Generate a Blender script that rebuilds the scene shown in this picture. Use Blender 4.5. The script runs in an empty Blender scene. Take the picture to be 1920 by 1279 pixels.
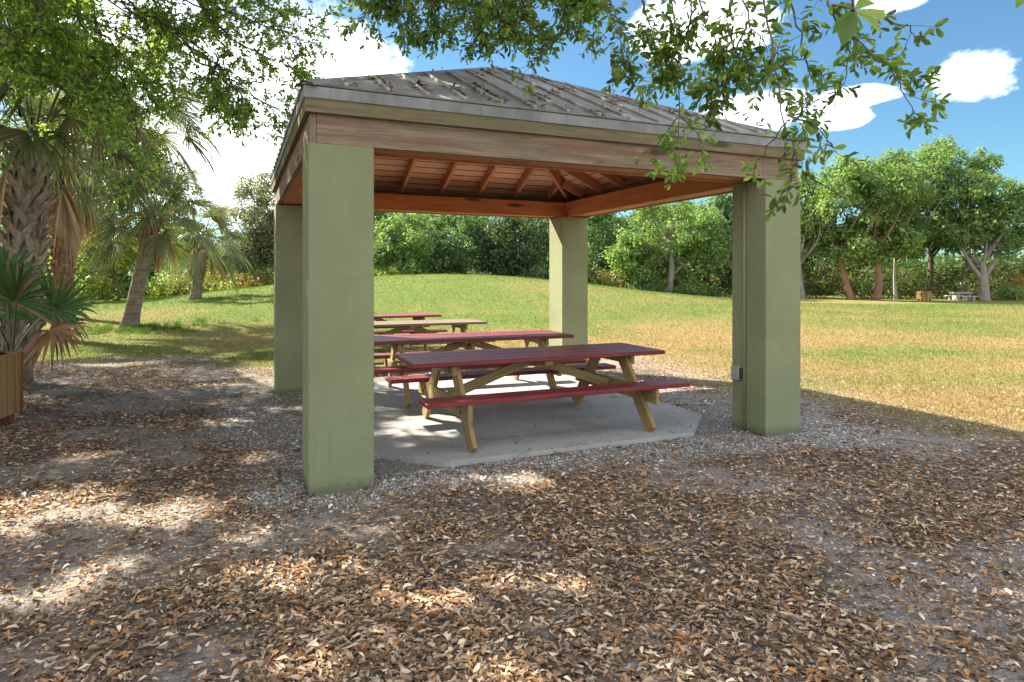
import bpy, bmesh, math, random
import numpy as np
from mathutils import Vector, Matrix

random.seed(7)
RNG = np.random.default_rng(7)
S = bpy.context.scene
COL = S.collection
R = math.radians
PI = math.pi

# ----------------------------------------------------------------- camera facts (metres; pavilion corner is the origin)
CAM = np.array([-0.451, -4.604, 1.512])
YAW = R(23.29)
FPX, HOR = 1195.7, 518.8
FW = np.array([math.sin(YAW), math.cos(YAW), 0.0])
RT = np.array([math.cos(YAW), -math.sin(YAW), 0.0])
UP = np.array([0.0, 0.0, 1.0])

def spot(lat_px, depth, z=0.0):
    """world point standing `depth` metres ahead in the direction lat_px, at height z"""
    p = CAM + FW * depth + RT * ((lat_px - 960) / FPX * depth)
    return np.array([p[0], p[1], z])

def aim(px, py, depth):
    return CAM + FW * depth + RT * ((px - 960) / FPX * depth) + UP * ((HOR - py) / FPX * depth)

def seen(P):
    v = np.asarray(P) - CAM
    d = v @ FW
    dd = np.where(d > 0.05, d, 0.05)
    return 960 + FPX * (v @ RT) / dd, HOR - FPX * v[..., 2] / dd, d

# ----------------------------------------------------------------- numpy value noise
def _hash(ix, iy, seed):
    h = (ix.astype(np.int64) * 374761393 + iy.astype(np.int64) * 668265263 + seed * 1442695041) & 0x7fffffff
    h = ((h ^ (h >> 13)) * 1274126177) & 0x7fffffff
    h = h ^ (h >> 16)
    return (h & 0xffff) / 65535.0

def vnoise(x, y, seed=0):
    ix, iy = np.floor(x), np.floor(y)
    fx, fy = x - ix, y - iy
    fx = fx * fx * (3 - 2 * fx); fy = fy * fy * (3 - 2 * fy)
    a = _hash(ix, iy, seed); b = _hash(ix + 1, iy, seed)
    c = _hash(ix, iy + 1, seed); d = _hash(ix + 1, iy + 1, seed)
    return (a * (1 - fx) + b * fx) * (1 - fy) + (c * (1 - fx) + d * fx) * fy

def fbm(x, y, seed=0, o=4):
    s = 0.0; a = 0.5; t = 0.0
    for k in range(o):
        s = s + a * vnoise(x * 2 ** k, y * 2 ** k, seed + 17 * k); t += a; a *= 0.5
    return s / t

def sstep(a, b, x):
    t = np.clip((x - a) / (b - a), 0, 1)
    return t * t * (3 - 2 * t)

# ----------------------------------------------------------------- object helpers
def link(name, me, mat=None, parent=None):
    o = bpy.data.objects.new(name, me)
    COL.objects.link(o)
    if mat is not None and me is not None and not me.materials:
        me.materials.append(mat)
    if parent is not None:
        o.parent = parent
    return o

def tag(o, label=None, cat=None, group=None, kind=None):
    if label: o['label'] = label
    if cat: o['category'] = cat
    if group: o['group'] = group
    if kind: o['kind'] = kind
    return o

def empty(name, loc=(0, 0, 0), rz=0.0):
    o = bpy.data.objects.new(name, None)
    o.empty_display_size = 0.2
    COL.objects.link(o)
    o.location = [float(c) for c in loc]
    o.rotation_euler = (0, 0, rz)
    return o

def np_mesh(name, V, F, nper, col=None, smooth=False, uv=None):
    """V (n,3); F (m,nper) int"""
    me = bpy.data.meshes.new(name)
    V = np.ascontiguousarray(V, dtype=np.float32)
    F = np.ascontiguousarray(F, dtype=np.int32)
    me.vertices.add(len(V)); me.vertices.foreach_set('co', V.ravel())
    me.loops.add(F.size); me.loops.foreach_set('vertex_index', F.ravel())
    me.polygons.add(len(F))
    me.polygons.foreach_set('loop_start', np.arange(0, F.size, nper, dtype=np.int32))
    if smooth:
        me.polygons.foreach_set('use_smooth', np.ones(len(F), dtype=bool))
    if col is not None:
        at = me.color_attributes.new('Col', 'FLOAT_COLOR', 'POINT')
        c = np.ones((len(V), 4), dtype=np.float32); c[:, :3] = col
        at.data.foreach_set('color', c.ravel())
    me.update(calc_edges=True)
    return me

class MB:
    """collects boards, tubes and polygons into one mesh, with uv in metres (u along the grain)"""
    def __init__(s): s.v = []; s.f = []; s.uv = []; s.sm = []
    def board(s, size, M, bev=0.004, seg=1, jit=0.0):
        bm = bmesh.new()
        bmesh.ops.create_cube(bm, size=1.0)
        for v in bm.verts:
            v.co.x *= size[0]; v.co.y *= size[1]; v.co.z *= size[2]
        if jit:
            for v in bm.verts:
                v.co += Vector((random.uniform(-jit, jit), random.uniform(-jit, jit), random.uniform(-jit, jit)))
        if bev:
            bmesh.ops.bevel(bm, geom=bm.edges[:], offset=bev, segments=seg, affect='EDGES')
        ou, ov = random.uniform(0, 50), random.uniform(0, 50)
        b = len(s.v)
        bm.normal_update()
        bm.verts.index_update()
        for v in bm.verts: s.v.append(tuple(M @ v.co))
        for f in bm.faces:
            n = f.normal; ax = max(range(3), key=lambda k: abs(n[k]))
            s.f.append([b + v.index for v in f.verts]); s.sm.append(False)
            for v in f.verts:
                c = v.co
                s.uv.append({0: (c.z * .3 + ou, c.y + ov), 1: (c.x + ou, c.z + ov), 2: (c.x + ou, c.y + ov)}[ax])
        bm.free(); return s
    def bar(s, a, b, w, h, up=(0, 0, 1), bev=0.004, jit=0.0):
        """board from point a to point b; w across, h in the `up` sense"""
        a = Vector(a); b = Vector(b); x = (b - a); L = x.length; x.normalize()
        y = Vector(up).cross(x); y.normalize(); z = x.cross(y)
        M = Matrix((x, y, z)).transposed().to_4x4(); M.translation = (a + b) / 2
        return s.board((L, w, h), M, bev, 1, jit)
    def box(s, x0, x1, y0, y1, z0, z1, bev=0.004):
        d = (x1 - x0, y1 - y0, z1 - z0)
        c = Vector(((x0 + x1) / 2, (y0 + y1) / 2, (z0 + z1) / 2))
        if d[1] > d[0] and d[1] > d[2]:
            M = Matrix.Rotation(PI / 2, 4, 'Z'); M.translation = c
            return s.board((d[1], d[0], d[2]), M, bev)
        if d[2] > d[0] and d[2] > d[1]:
            M = Matrix(((0, 0, 1), (0, 1, 0), (-1, 0, 0))).transposed().to_4x4()
            M = Matrix.Rotation(-PI / 2, 4, 'Y'); M.translation = c
            return s.board((d[2], d[1], d[0]), M, bev)
        return s.board(d, Matrix.Translation(c), bev)
    def tube(s, pts, rad, n=8, cap=True, wob=0.0):
        pts = [Vector(p) for p in pts]; b = len(s.v); m = len(pts)
        ref = Vector((0.13, 0.31, 0.94)); L = 0.0; us = []
        for i, p in enumerate(pts):
            t = (pts[min(i + 1, m - 1)] - pts[max(i - 1, 0)]).normalized()
            r = ref if abs(t.dot(ref)) < .9 else Vector((1, 0, 0))
            x = t.cross(r).normalized(); y = t.cross(x)
            if i: L += (p - pts[i - 1]).length
            us.append(L)
            rr = rad[i] if hasattr(rad, '__len__') else rad
            for k in range(n):
                a = 2 * PI * k / n
                q = rr * (1 + wob * random.uniform(-1, 1))
                s.v.append(tuple(p + x * math.cos(a) * q + y * math.sin(a) * q))
        for i in range(m - 1):
            for k in range(n):
                k2 = (k + 1) % n
                s.f.append([b + i * n + k, b + i * n + k2, b + (i + 1) * n + k2, b + (i + 1) * n + k]); s.sm.append(True)
                rr = rad[i] if hasattr(rad, '__len__') else rad
                w = 2 * PI * rr / n
                s.uv += [(us[i], k * w), (us[i], (k + 1) * w), (us[i + 1], (k + 1) * w), (us[i + 1], k * w)]
        if cap:
            for ring, rev in ((0, True), (m - 1, False)):
                f = [b + ring * n + k for k in range(n)]
                if not rev: f = f[::-1]
                s.f.append(f[::-1]); s.sm.append(False); s.uv += [(0, 0)] * n
        return s
    def poly(s, pts, uvs=None):
        b = len(s.v)
        s.v += [tuple(p) for p in pts]; s.f.append(list(range(b, b + len(pts)))); s.sm.append(False)
        s.uv += uvs if uvs else [(p[0], p[1]) for p in pts]
        return s
    def prism(s, pts, z0, z1):
        n = len(pts)
        s.poly([(x, y, z1) for x, y in pts]); s.poly([(x, y, z0) for x, y in pts[::-1]])
        for i in range(n):
            a, c = pts[i], pts[(i + 1) % n]
            s.poly([(a[0], a[1], z0), (c[0], c[1], z0), (c[0], c[1], z1), (a[0], a[1], z1)],
                   [(0, 0), (1, 0), (1, z1 - z0), (0, z1 - z0)])
        return s
    def build(s, name, mat, parent=None):
        me = bpy.data.meshes.new(name)
        me.from_pydata(s.v, [], s.f)
        uv = me.uv_layers.new(name='UVMap')
        uv.data.foreach_set('uv', np.array(s.uv, dtype=np.float32).ravel())
        me.polygons.foreach_set('use_smooth', np.array(s.sm, dtype=bool))
        me.update()
        return link(name, me, mat, parent)

# ----------------------------------------------------------------- leaves: many small folded blades
def leaf_mesh(name, P, D, N, size, width, col, fold=0.25, curl=0.0, simple=False):
    """P base points, D unit length directions, N rough normals, size, width ratio, col per leaf"""
    P = np.asarray(P); D = np.asarray(D); N = np.asarray(N)
    n = len(P)
    size = np.broadcast_to(np.asarray(size, float), (n,))[:, None]
    width = np.broadcast_to(np.asarray(width, float), (n,))[:, None]
    D = D / np.linalg.norm(D, axis=1, keepdims=True)
    B = np.cross(N, D); B /= np.linalg.norm(B, axis=1, keepdims=True) + 1e-9
    N2 = np.cross(D, B)
    curl = np.broadcast_to(np.asarray(curl, float), (n,))[:, None]
    def pt(l, w, h):
        return P + D * (l * size) + B * (w * width * size) + N2 * (h * size)
    f = fold * width
    if simple:
        vs = [pt(0, 0, 0), pt(.5, .5, f * .5), pt(1, 0, -.1 * curl), pt(.55, -.5, f * .5)]
        V = np.stack(vs, 1).reshape(-1, 3)
        F = np.arange(n * 4).reshape(n, 4); k = 4
    else:
        vs = [pt(0, 0, 0), pt(.55, 0, curl * .3), pt(1, 0, 0), pt(.3, .36, f * .6 + curl * .22), pt(.72, .47, f + curl * .2),
              pt(.3, -.36, f * .6 + curl * .22), pt(.72, -.47, f + curl * .2)]
        V = np.stack(vs, 1).reshape(-1, 3)
        b = (np.arange(n) * 7)[:, None]
        F = np.concatenate([b + np.array([[0, 1, 2, 4, 3]]), b + np.array([[0, 5, 6, 2, 1]])], 0); k = 7
        me = np_mesh(name, V, F, 5, np.repeat(col, k, 0))
        return me
    return np_mesh(name, V, F, 4, np.repeat(col, k, 0))

def rand_unit(n):
    v = RNG.normal(size=(n, 3)); return v / np.linalg.norm(v, axis=1, keepdims=True)

# ----------------------------------------------------------------- materials
class NT:
    def __init__(s, name):
        s.m = bpy.data.materials.new(name); s.m.use_nodes = True
        s.t = s.m.node_tree; s.t.nodes.clear()
        s.out = s.n('ShaderNodeOutputMaterial')
    def n(s, typ, **kw):
        nd = s.t.nodes.new(typ)
        for k, v in kw.items(): setattr(nd, k, v)
        return nd
    def l(s, a, b): s.t.links.new(a, b)
    def val(s, nd, key, v):
        if hasattr(v, 'is_linked') or isinstance(v, bpy.types.NodeSocket): s.l(v, nd.inputs[key])
        else: nd.inputs[key].default_value = v
    def math(s, op, a, b=0.0, clamp=False):
        nd = s.n('ShaderNodeMath', operation=op, use_clamp=clamp)
        s.val(nd, 0, a); s.val(nd, 1, b); return nd.outputs[0]
    def mix(s, fac, a, b, mode='MIX'):
        nd = s.n('ShaderNodeMix', data_type='RGBA', blend_type=mode)
        nd.clamp_factor = True
        s.val(nd, 0, fac)
        for i, v in ((6, a), (7, b)):
            if isinstance(v, bpy.types.NodeSocket): s.l(v, nd.inputs[i])
            else: nd.inputs[i].default_value = (v[0], v[1], v[2], 1)
        return nd.outputs[2]
    def ramp(s, fac, stops, interp='LINEAR'):
        nd = s.n('ShaderNodeValToRGB'); cr = nd.color_ramp; cr.interpolation = interp
        while len(cr.elements) > 1: cr.elements.remove(cr.elements[-1])
        for i, (p, c) in enumerate(stops):
            e = cr.elements[0] if i == 0 else cr.elements.new(p)
            e.position = p; e.color = (c[0], c[1], c[2], 1) if hasattr(c, '__len__') else (c, c, c, 1)
        s.l(fac, nd.inputs[0]); return nd.outputs[0]
    def coord(s, kind='Object', scale=(1, 1, 1)):
        tc = s.n('ShaderNodeTexCoord'); mp = s.n('ShaderNodeMapping')
        mp.inputs['Scale'].default_value = scale
        s.l(tc.outputs[kind], mp.inputs[0]); return mp.outputs[0]
    def world(s, scale=(1, 1, 1)):
        g = s.n('ShaderNodeNewGeometry'); mp = s.n('ShaderNodeMapping')
        mp.inputs['Scale'].default_value = scale
        s.l(g.outputs['Position'], mp.inputs[0]); return mp.outputs[0]
    def noise(s, vec, scale, detail=4, rough=.55, dist=0.0):
        nd = s.n('ShaderNodeTexNoise'); s.l(vec, nd.inputs['Vector'])
        nd.inputs['Scale'].default_value = scale; nd.inputs['Detail'].default_value = detail
        nd.inputs['Roughness'].default_value = rough; nd.inputs['Distortion'].default_value = dist
        return nd.outputs[0]
    def voro(s, vec, scale, feature='F1', rnd=1.0):
        nd = s.n('ShaderNodeTexVoronoi', feature=feature); s.l(vec, nd.inputs['Vector'])
        nd.inputs['Scale'].default_value = scale
        nd.inputs['Randomness'].default_value = rnd
        return nd.outputs
    def bump(s, h, strength=.3, dist=.01, prev=None):
        nd = s.n('ShaderNodeBump'); s.l(h, nd.inputs['Height'])
        nd.inputs['Strength'].default_value = strength; nd.inputs['Distance'].default_value = dist
        if prev is not None: s.l(prev, nd.inputs['Normal'])
        return nd.outputs[0]
    def bsdf(s, col, rough=.7, normal=None, spec=.3, metal=0.0):
        p = s.n('ShaderNodeBsdfPrincipled')
        if isinstance(col, bpy.types.NodeSocket): s.l(col, p.inputs['Base Color'])
        else: p.inputs['Base Color'].default_value = (col[0], col[1], col[2], 1)
        s.val(p, 'Roughness', rough); p.inputs['Specular IOR Level'].default_value = spec
        p.inputs['Metallic'].default_value = metal
        if normal is not None: s.l(normal, p.inputs['Normal'])
        return p.outputs[0]
    def done(s, sh):
        s.l(sh, s.out.inputs[0]); return s.m

def mat_leaf(name, trans=.4, rough=.5, tint=(1, 1, 1), spec=.25):
    t = NT(name)
    a = t.n('ShaderNodeAttribute', attribute_name='Col')
    c = t.mix(1.0, a.outputs[0], tint, 'MULTIPLY')
    p = t.bsdf(c, rough, None, spec)
    tr = t.n('ShaderNodeBsdfTranslucent')
    t.l(t.mix(1.0, c, (1.25, 1.3, .7), 'MULTIPLY'), tr.inputs[0])
    mx = t.n('ShaderNodeMixShader'); mx.inputs[0].default_value = trans
    t.l(p, mx.inputs[1]); t.l(tr.outputs[0], mx.inputs[2])
    return t.done(mx.outputs[0])

def mat_wood(name, light, dark, knot=(.05, .03, .02), stain=None, stain_amt=0.0, grain=26, rough=.75, knots=True, bump=.35, streak=None):
    t = NT(name)
    uv = t.coord('UV', (1.0, grain, 1))
    warp = t.noise(t.coord('UV', (.9, 3, 1)), 2.0, 3)
    nd = t.n('ShaderNodeMixRGB'); nd.blend_type = 'ADD'; nd.inputs[0].default_value = 1.2
    t.l(uv, nd.inputs[1]); t.l(warp, nd.inputs[2])
    g = t.noise(nd.outputs[0], 2.2, 6, .65, .6)
    broad = t.noise(t.coord('UV', (.7, 5, 1)), 2.0, 4, .6)
    f = t.math('ADD', t.math('MULTIPLY', g, .65), t.math('MULTIPLY', broad, .45))
    c = t.ramp(f, [(.36, dark), (.52, [(.5 * a + .5 * b) for a, b in zip(light, dark)]), (.68, light)])
    if streak is not None:
        sfac = t.ramp(t.noise(t.coord('UV', (.5, 9, 1)), 1.6, 4, .6, .5), [(.52, 0), (.66, 1)])
        c = t.mix(t.math('MULTIPLY', sfac, .75), c, streak)
    if knots:
        v = t.voro(t.coord('UV', (1.5, 7.0, 1)), 1.0)
        rnd = t.n('ShaderNodeSeparateColor'); t.l(v[1], rnd.inputs[0])
        rad = t.math('MULTIPLY', t.math('GREATER_THAN', rnd.outputs[0], .62), .27)
        k = t.math('SUBTRACT', 1.0, t.math('DIVIDE', v[0], t.math('ADD', rad, .001)), True)
        k = t.math('MULTIPLY', k, 2.2, True)
        c = t.mix(t.math('MULTIPLY', k, .85), c, knot)
    if stain is not None:
        sn = t.ramp(t.noise(t.world((1, 1, 1.4)), 1.7, 5, .65), [(.42, 0), (.66, 1)])
        c = t.mix(t.math('MULTIPLY', sn, stain_amt), c, stain)
    n = t.bump(f, bump, .006)
    return t.done(t.bsdf(c, rough, n, .25))

def mat_simple(name, c1, c2, scale=8, rough=.7, bump=.2, bdist=.005, metal=0.0, spec=.3, detail=5):
    t = NT(name)
    n = t.noise(t.world(), scale, detail, .6)
    c = t.ramp(n, [(.35, c1), (.65, c2)])
    n2 = t.noise(t.world(), scale * 9, 3)
    return t.done(t.bsdf(c, rough, t.bump(n2, bump, bdist), spec, metal))

def make_stucco():
    t = NT('sage_stucco')
    big = t.noise(t.world(), 1.6, 5, .6)
    c = t.ramp(big, [(.35, (.205, .222, .118)), (.65, (.262, .280, .155))])
    fine = t.noise(t.world(), 95, 4, .65)
    c = t.mix(.30, c, t.ramp(fine, [(.3, (.165, .175, .085)), (.7, (.32, .335, .185))]))
    # splashed, algae-tinted foot and grime streaks
    g = t.n('ShaderNodeNewGeometry'); sx = t.n('ShaderNodeSeparateXYZ'); t.l(g.outputs['Position'], sx.inputs[0])
    foot = t.math('SUBTRACT', t.math('ADD', .42, t.math('MULTIPLY', t.noise(t.world(), 5, 4), .35)), sx.outputs[2])
    foot = t.math('MULTIPLY', foot, 2.2, True)
    c = t.mix(t.math('MULTIPLY', foot, .18), c, (.185, .255, .145))
    dirt = t.math('MULTIPLY', t.math('SUBTRACT', t.math('ADD', .03, t.math('MULTIPLY', t.noise(t.world(), 24, 4), .12)), sx.outputs[2]), 14, True)
    c = t.mix(t.math('MULTIPLY', dirt, .6), c, (.10, .09, .065))
    st = t.ramp(t.noise(t.world((7, 7, .5)), 1.6, 4, .6), [(.56, 0), (.74, 1)])
    c = t.mix(t.math('MULTIPLY', st, .16), c, (.165, .175, .09))
    st2 = t.ramp(t.noise(t.world((16, 16, .7)), 1.4, 5, .65), [(.60, 0), (.72, 1)])
    c = t.mix(t.math('MULTIPLY', st2, .22), c, (.34, .35, .22))
    cw = t.n('ShaderNodeMixRGB'); cw.blend_type = 'ADD'; cw.inputs[0].default_value = .5
    t.l(t.world(), cw.inputs[1]); t.l(t.noise(t.world(), 6, 4, .7), cw.inputs[2])
    crk = t.voro(cw.outputs[0], 1.1, 'DISTANCE_TO_EDGE')[0]
    c = t.mix(t.math('MULTIPLY', t.math('LESS_THAN', crk, .0016), .25), c, (.10, .105, .06))
    spk = t.voro(t.world(), 9)[0]
    sp = t.math('LESS_THAN', spk, .035)
    c = t.mix(t.math('MULTIPLY', sp, .7), c, (.09, .09, .05))
    h = t.math('ADD', fine, t.math('MULTIPLY', t.noise(t.world(), 30, 3), .7))
    return t.done(t.bsdf(c, .85, t.bump(h, .7, .006), .2))

def make_concrete():
    t = NT('worn_concrete')
    c = t.ramp(t.noise(t.world(), 1.7, 6, .65), [(.3, (.28, .27, .245)), (.7, (.42, .405, .37))])
    c = t.mix(.35, c, t.ramp(t.noise(t.world(), 60, 4, .7), [(.3, (.2, .195, .18)), (.7, (.46, .45, .42))]))
    st = t.ramp(t.noise(t.world(), 3.1, 5, .7), [(.56, 0), (.7, 1)])
    c = t.mix(t.math('MULTIPLY', st, .6), c, (.15, .14, .12))
    h = t.noise(t.world(), 120, 4)
    return t.done(t.bsdf(c, .82, t.bump(h, .25, .002), .25))

def make_metal_roof():
    t = NT('weathered_roof_metal')
    c = t.ramp(t.noise(t.world((1, .5, 1)), 2.6, 5, .6), [(.32, (.17, .15, .135)), (.5, (.31, .28, .255)), (.68, (.48, .44, .40))])
    moss = t.ramp(t.noise(t.world((3, .8, 1)), 1.5, 5, .65), [(.50, 0), (.68, 1)])
    c = t.mix(t.math('MULTIPLY', moss, .6), c, (.42, .35, .16))
    rust = t.ramp(t.noise(t.world((5, 1.2, 1)), 1.3, 5, .65), [(.58, 0), (.72, 1)])
    c = t.mix(t.math('MULTIPLY', rust, .45), c, (.15, .10, .06))
    c = t.mix(.35, c, t.ramp(t.noise(t.world(), 45, 4, .7), [(.3, (.05, .05, .05)), (.7, (.26, .26, .26))]))
    return t.done(t.bsdf(c, .7, t.bump(t.noise(t.world(), 14, 3), .2, .006), .2, .0))

def make_flashing():
    t = NT('galvanised_edge')
    c = t.ramp(t.noise(t.world(), 3.0, 5, .6), [(.3, (.14, .14, .132)), (.7, (.27, .268, .255))])
    st = t.ramp(t.noise(t.world((6, 6, .6)), 2.2, 5, .65), [(.50, 0), (.68, 1)])
    c = t.mix(t.math('MULTIPLY', st, .6), c, (.12, .125, .085))
    return t.done(t.bsdf(c, .5, t.bump(t.noise(t.world(), 9, 3), .15, .004), .3, .05))

def make_ceiling(name, axis):
    t = NT(name)
    g = t.n('ShaderNodeNewGeometry'); sx = t.n('ShaderNodeSeparateXYZ'); t.l(g.outputs['Position'], sx.inputs[0])
    z = sx.outputs[2]
    k = t.math('DIVIDE', z, .0595)
    fr = t.math('FRACT', k); row = t.math('FLOOR', k)
    groove = t.math('MAXIMUM', t.math('LESS_THAN', fr, .09), t.math('GREATER_THAN', fr, .97))
    wn = t.n('ShaderNodeTexWhiteNoise', noise_dimensions='1D'); t.l(row, wn.inputs['W'])
    cv = t.n('ShaderNodeCombineXYZ')
    t.l(t.math('ADD', t.math('MULTIPLY', sx.outputs[axis], 1.0), t.math('MULTIPLY', wn.outputs[0], 37.0)), cv.inputs[0])
    t.l(t.math('MULTIPLY', k, 2.4), cv.inputs[1]); t.l(row, cv.inputs[2])
    gr = t.noise(cv.outputs[0], 2.6, 6, .65, .7)
    c = t.ramp(gr, [(.32, (.62, .34, .19)), (.5, (.82, .53, .33)), (.7, (.88, .66, .45))])
    c = t.mix(.35, c, t.ramp(wn.outputs[0], [(0, (.66, .38, .21)), (1, (.88, .64, .42))]))
    v = t.voro(cv.outputs[0], 1.3)
    kn = t.math('LESS_THAN', v[0], .10)
    c = t.mix(t.math('MULTIPLY', kn, .8), c, (.09, .03, .012))
    c = t.mix(groove, c, (.05, .018, .008))
    return t.done(t.bsdf(c, .6, t.bump(t.math('SUBTRACT', gr, t.math('MULTIPLY', groove, 2.0)), .4, .006), .3))

def make_red():
    t = NT('chipped_red_paint')
    uv = t.coord('UV', (1.0, 22, 1))
    g = t.noise(uv, 2.5, 6, .65, .4)
    c = t.ramp(g, [(.3, (.115, .013, .015)), (.55, (.195, .02, .022)), (.75, (.27, .045, .042))])
    wear = t.ramp(t.noise(t.coord('UV', (2.5, 14, 1)), 2.4, 6, .7), [(.57, 0), (.68, 1)])
    c = t.mix(t.math('MULTIPLY', wear, .45), c, (.17, .09, .075))
    d = t.ramp(t.noise(t.world(), 4.5, 5, .65), [(.5, 0), (.7, 1)])
    c = t.mix(t.math('MULTIPLY', d, .35), c, (.12, .04, .04))
    return t.done(t.bsdf(c, t.ramp(g, [(.3, .38), (.7, .6)]), t.bump(g, .3, .004), .45))

def make_bark(name, a, b, scale=6, vert=.25, bump=.8):
    t = NT(name)
    w = t.world((1, 1, vert))
    n = t.noise(w, scale, 6, .65, .4)
    c = t.ramp(n, [(.3, a), (.7, b)])
    c = t.mix(.3, c, t.ramp(t.noise(t.world(), 2.5, 4), [(.35, a), (.65, b)]))
    return t.done(t.bsdf(c, .9, t.bump(n, bump, .02), .15))

def make_palm_trunk():
    t = NT('ringed_palm_bark')
    w = t.world((.5, .5, 9))
    n = t.noise(w, 2.2, 5, .6, .3)
    n2 = t.noise(t.world(), 8, 5, .65)
    c = t.ramp(t.math('ADD', t.math('MULTIPLY', n, .5), t.math('MULTIPLY', n2, .5)), [(.35, (.09, .07, .058)), (.5, (.20, .16, .13)), (.65, (.31, .26, .215))])
    return t.done(t.bsdf(c, .9, t.bump(n, .6, .02), .15))

M = {}
M['stucco'] = make_stucco()
M['concrete'] = make_concrete()
M['roof'] = make_metal_roof()
M['flash'] = make_flashing()
M['seam'] = mat_simple('pale_seam', (.30, .275, .24), (.52, .48, .43), 5, .6)  # pale colour paints the highlights along the ribs
M['ceil_x'] = make_ceiling('ceiling_boards_x', 0)
M['ceil_y'] = make_ceiling('ceiling_boards_y', 1)
M['red'] = make_red()
M['beam'] = mat_wood('grey_weathered_beam', (.33, .24, .165), (.095, .055, .035), (.035, .02, .013), (.17, .155, .095), .5, 24, .85, True, .6, (.20, .075, .048))
M['fascia'] = mat_wood('mossy_fascia', (.235, .18, .105), (.10, .075, .042), (.05, .04, .02), (.135, .14, .06), .7, 24, .85, True, .4)
M['beam_in'] = mat_wood('warm_inner_beam', (.56, .23, .09), (.30, .105, .04), (.06, .02, .01), None, 0, 20, .6, True, .25)
M['rafter'] = mat_wood('stained_rafter', (.62, .32, .17), (.40, .18, .09), (.08, .03, .012), None, 0, 20, .6, False, .25)
M['leg'] = mat_wood('treated_pine', (.34, .235, .10), (.18, .115, .042), (.09, .05, .02), None, 0, 22, .7, True, .3)
M['greywood'] = mat_wood('bare_grey_wood', (.22, .165, .12), (.13, .095, .07), (.06, .045, .035), None, 0, 24, .85, True, .3)
M['cedar'] = mat_wood('cedar_slats', (.36, .225, .095), (.20, .115, .045), (.09, .04, .018), None, 0, 20, .65, True, .25)
M['cedar_red'] = mat_wood('red_cedar_edge', (.25, .085, .04), (.14, .045, .022), (.06, .02, .01), None, 0, 20, .65, False, .25)
M['black'] = mat_simple('black_liner', (.012, .012, .013), (.03, .03, .032), 12, .45)
M['box'] = mat_simple('grey_plastic_box', (.26, .26, .255), (.36, .36, .355), 10, .5)
M['boxdark'] = mat_simple('dark_socket', (.03, .03, .03), (.06, .06, .06), 10, .5)
M['oakleaf'] = mat_leaf('oak_leaf', .5, .45)
M['farleaf'] = mat_leaf('tree_leaf', .5, .5)
M['frond'] = mat_leaf('palm_frond', .25, .4, spec=.4)
M['dry'] = mat_leaf('dry_frond', .15, .8, spec=.1)
M['litter'] = mat_leaf('dead_leaf', .12, .75, spec=.15)
M['grass'] = mat_leaf('grass_blade', .3, .7, spec=.15)
M['stone'] = mat_leaf('gravel_stone', 0.0, .85, spec=.2)
M['bark'] = make_bark('grey_brown_bark', (.06, .045, .033), (.17, .135, .105))
M['palebark'] = make_bark('pale_bark', (.16, .135, .11), (.34, .30, .26))
M['redbark'] = make_bark('reddish_bark', (.13, .07, .045), (.32, .19, .125))
M['palmbark'] = make_palm_trunk()
M['boot'] = make_bark('palm_boot', (.14, .10, .065), (.52, .42, .31), 14, .3, .5)
M['boot_red'] = make_bark('red_palm_boot', (.12, .05, .03), (.36, .18, .11), 14, .3, .5)

# ----------------------------------------------------------------- terrain
def hgt(x, y):
    x = np.asarray(x, float); y = np.asarray(y, float)
    dx = x - CAM[0]; dy = y - CAM[1]
    d = dx * FW[0] + dy * FW[1]; l = dx * RT[0] + dy * RT[1]
    lc = -3.6
    sl = np.where(l < lc, 9.5, 8.6)
    m = 1.62 * np.exp(-((l - lc) / sl) ** 2 / 2 - ((d - 33) / 9.0) ** 2 / 2) * sstep(12, 22, d)
    m = m + 0.10 * (fbm(x * .12, y * .12, 5, 3) - .5) * sstep(12, 24, d)
    return m

def near_bumps(x, y):
    return (.035 * (fbm(x * .9, y * .9, 3, 4) - .5) + .012 * (fbm(x * 5, y * 5, 8, 3) - .5))

def masks(x, y):
    dx = np.maximum(np.maximum(.1 - x, x - 4.5), 0); dy = np.maximum(np.maximum(.15 - y, y - 4.6), 0)
    d = np.hypot(dx, dy)
    n1 = fbm(x * .8, y * .8, 11, 4); n2 = fbm(x * 1.7, y * 1.7, 23, 4); n3 = fbm(x * .25, y * .25, 31, 3)
    path = np.exp(-(((x + .6) / .8) ** 2 + ((y - 2.6) / 1.7) ** 2)) * .45
    east = np.exp(-(((x - 4.9) / 1.2) ** 2 + ((y + .1) / 1.0) ** 2)) * .8
    gravel = sstep(.25, .95, 1.1 - d / .75 + (n1 - .5) * 1.3 + path + east)
    dl = np.maximum(x - 6.3 + .25 * np.clip(y, -6, 0), y - 5.6 - 3.2 * sstep(1.0, -1.8, x))
    lawn = sstep(-1.0, 1.2, dl + (n1 - .5) * 2.6)
    dist = (x - CAM[0]) * FW[0] + (y - CAM[1]) * FW[1]
    lat = (x - CAM[0]) * RT[0] + (y - CAM[1]) * RT[1]
    band = fbm(lat * .10 + 3, dist * .55 + 7, 51, 4) - .5
    green = np.clip(.75 * band + sstep(13, 24, dist) * (.95 - .40 * sstep(4, 16, lat)) + (n3 - .5) * 1.5 + (n2 - .5) * .6 + .20 + .25 * sstep(1, -5, lat), 0, 1)
    bare = sstep(.47, .66, fbm(x * 1.15 + 9, y * 1.5 + 4, 41, 4)) * (1 - lawn)
    litter = np.clip((1 - gravel * .72) * (1 - bare * .55) * (1 - lawn * .93), 0, 1)
    return gravel, lawn, green, litter, bare

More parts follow.
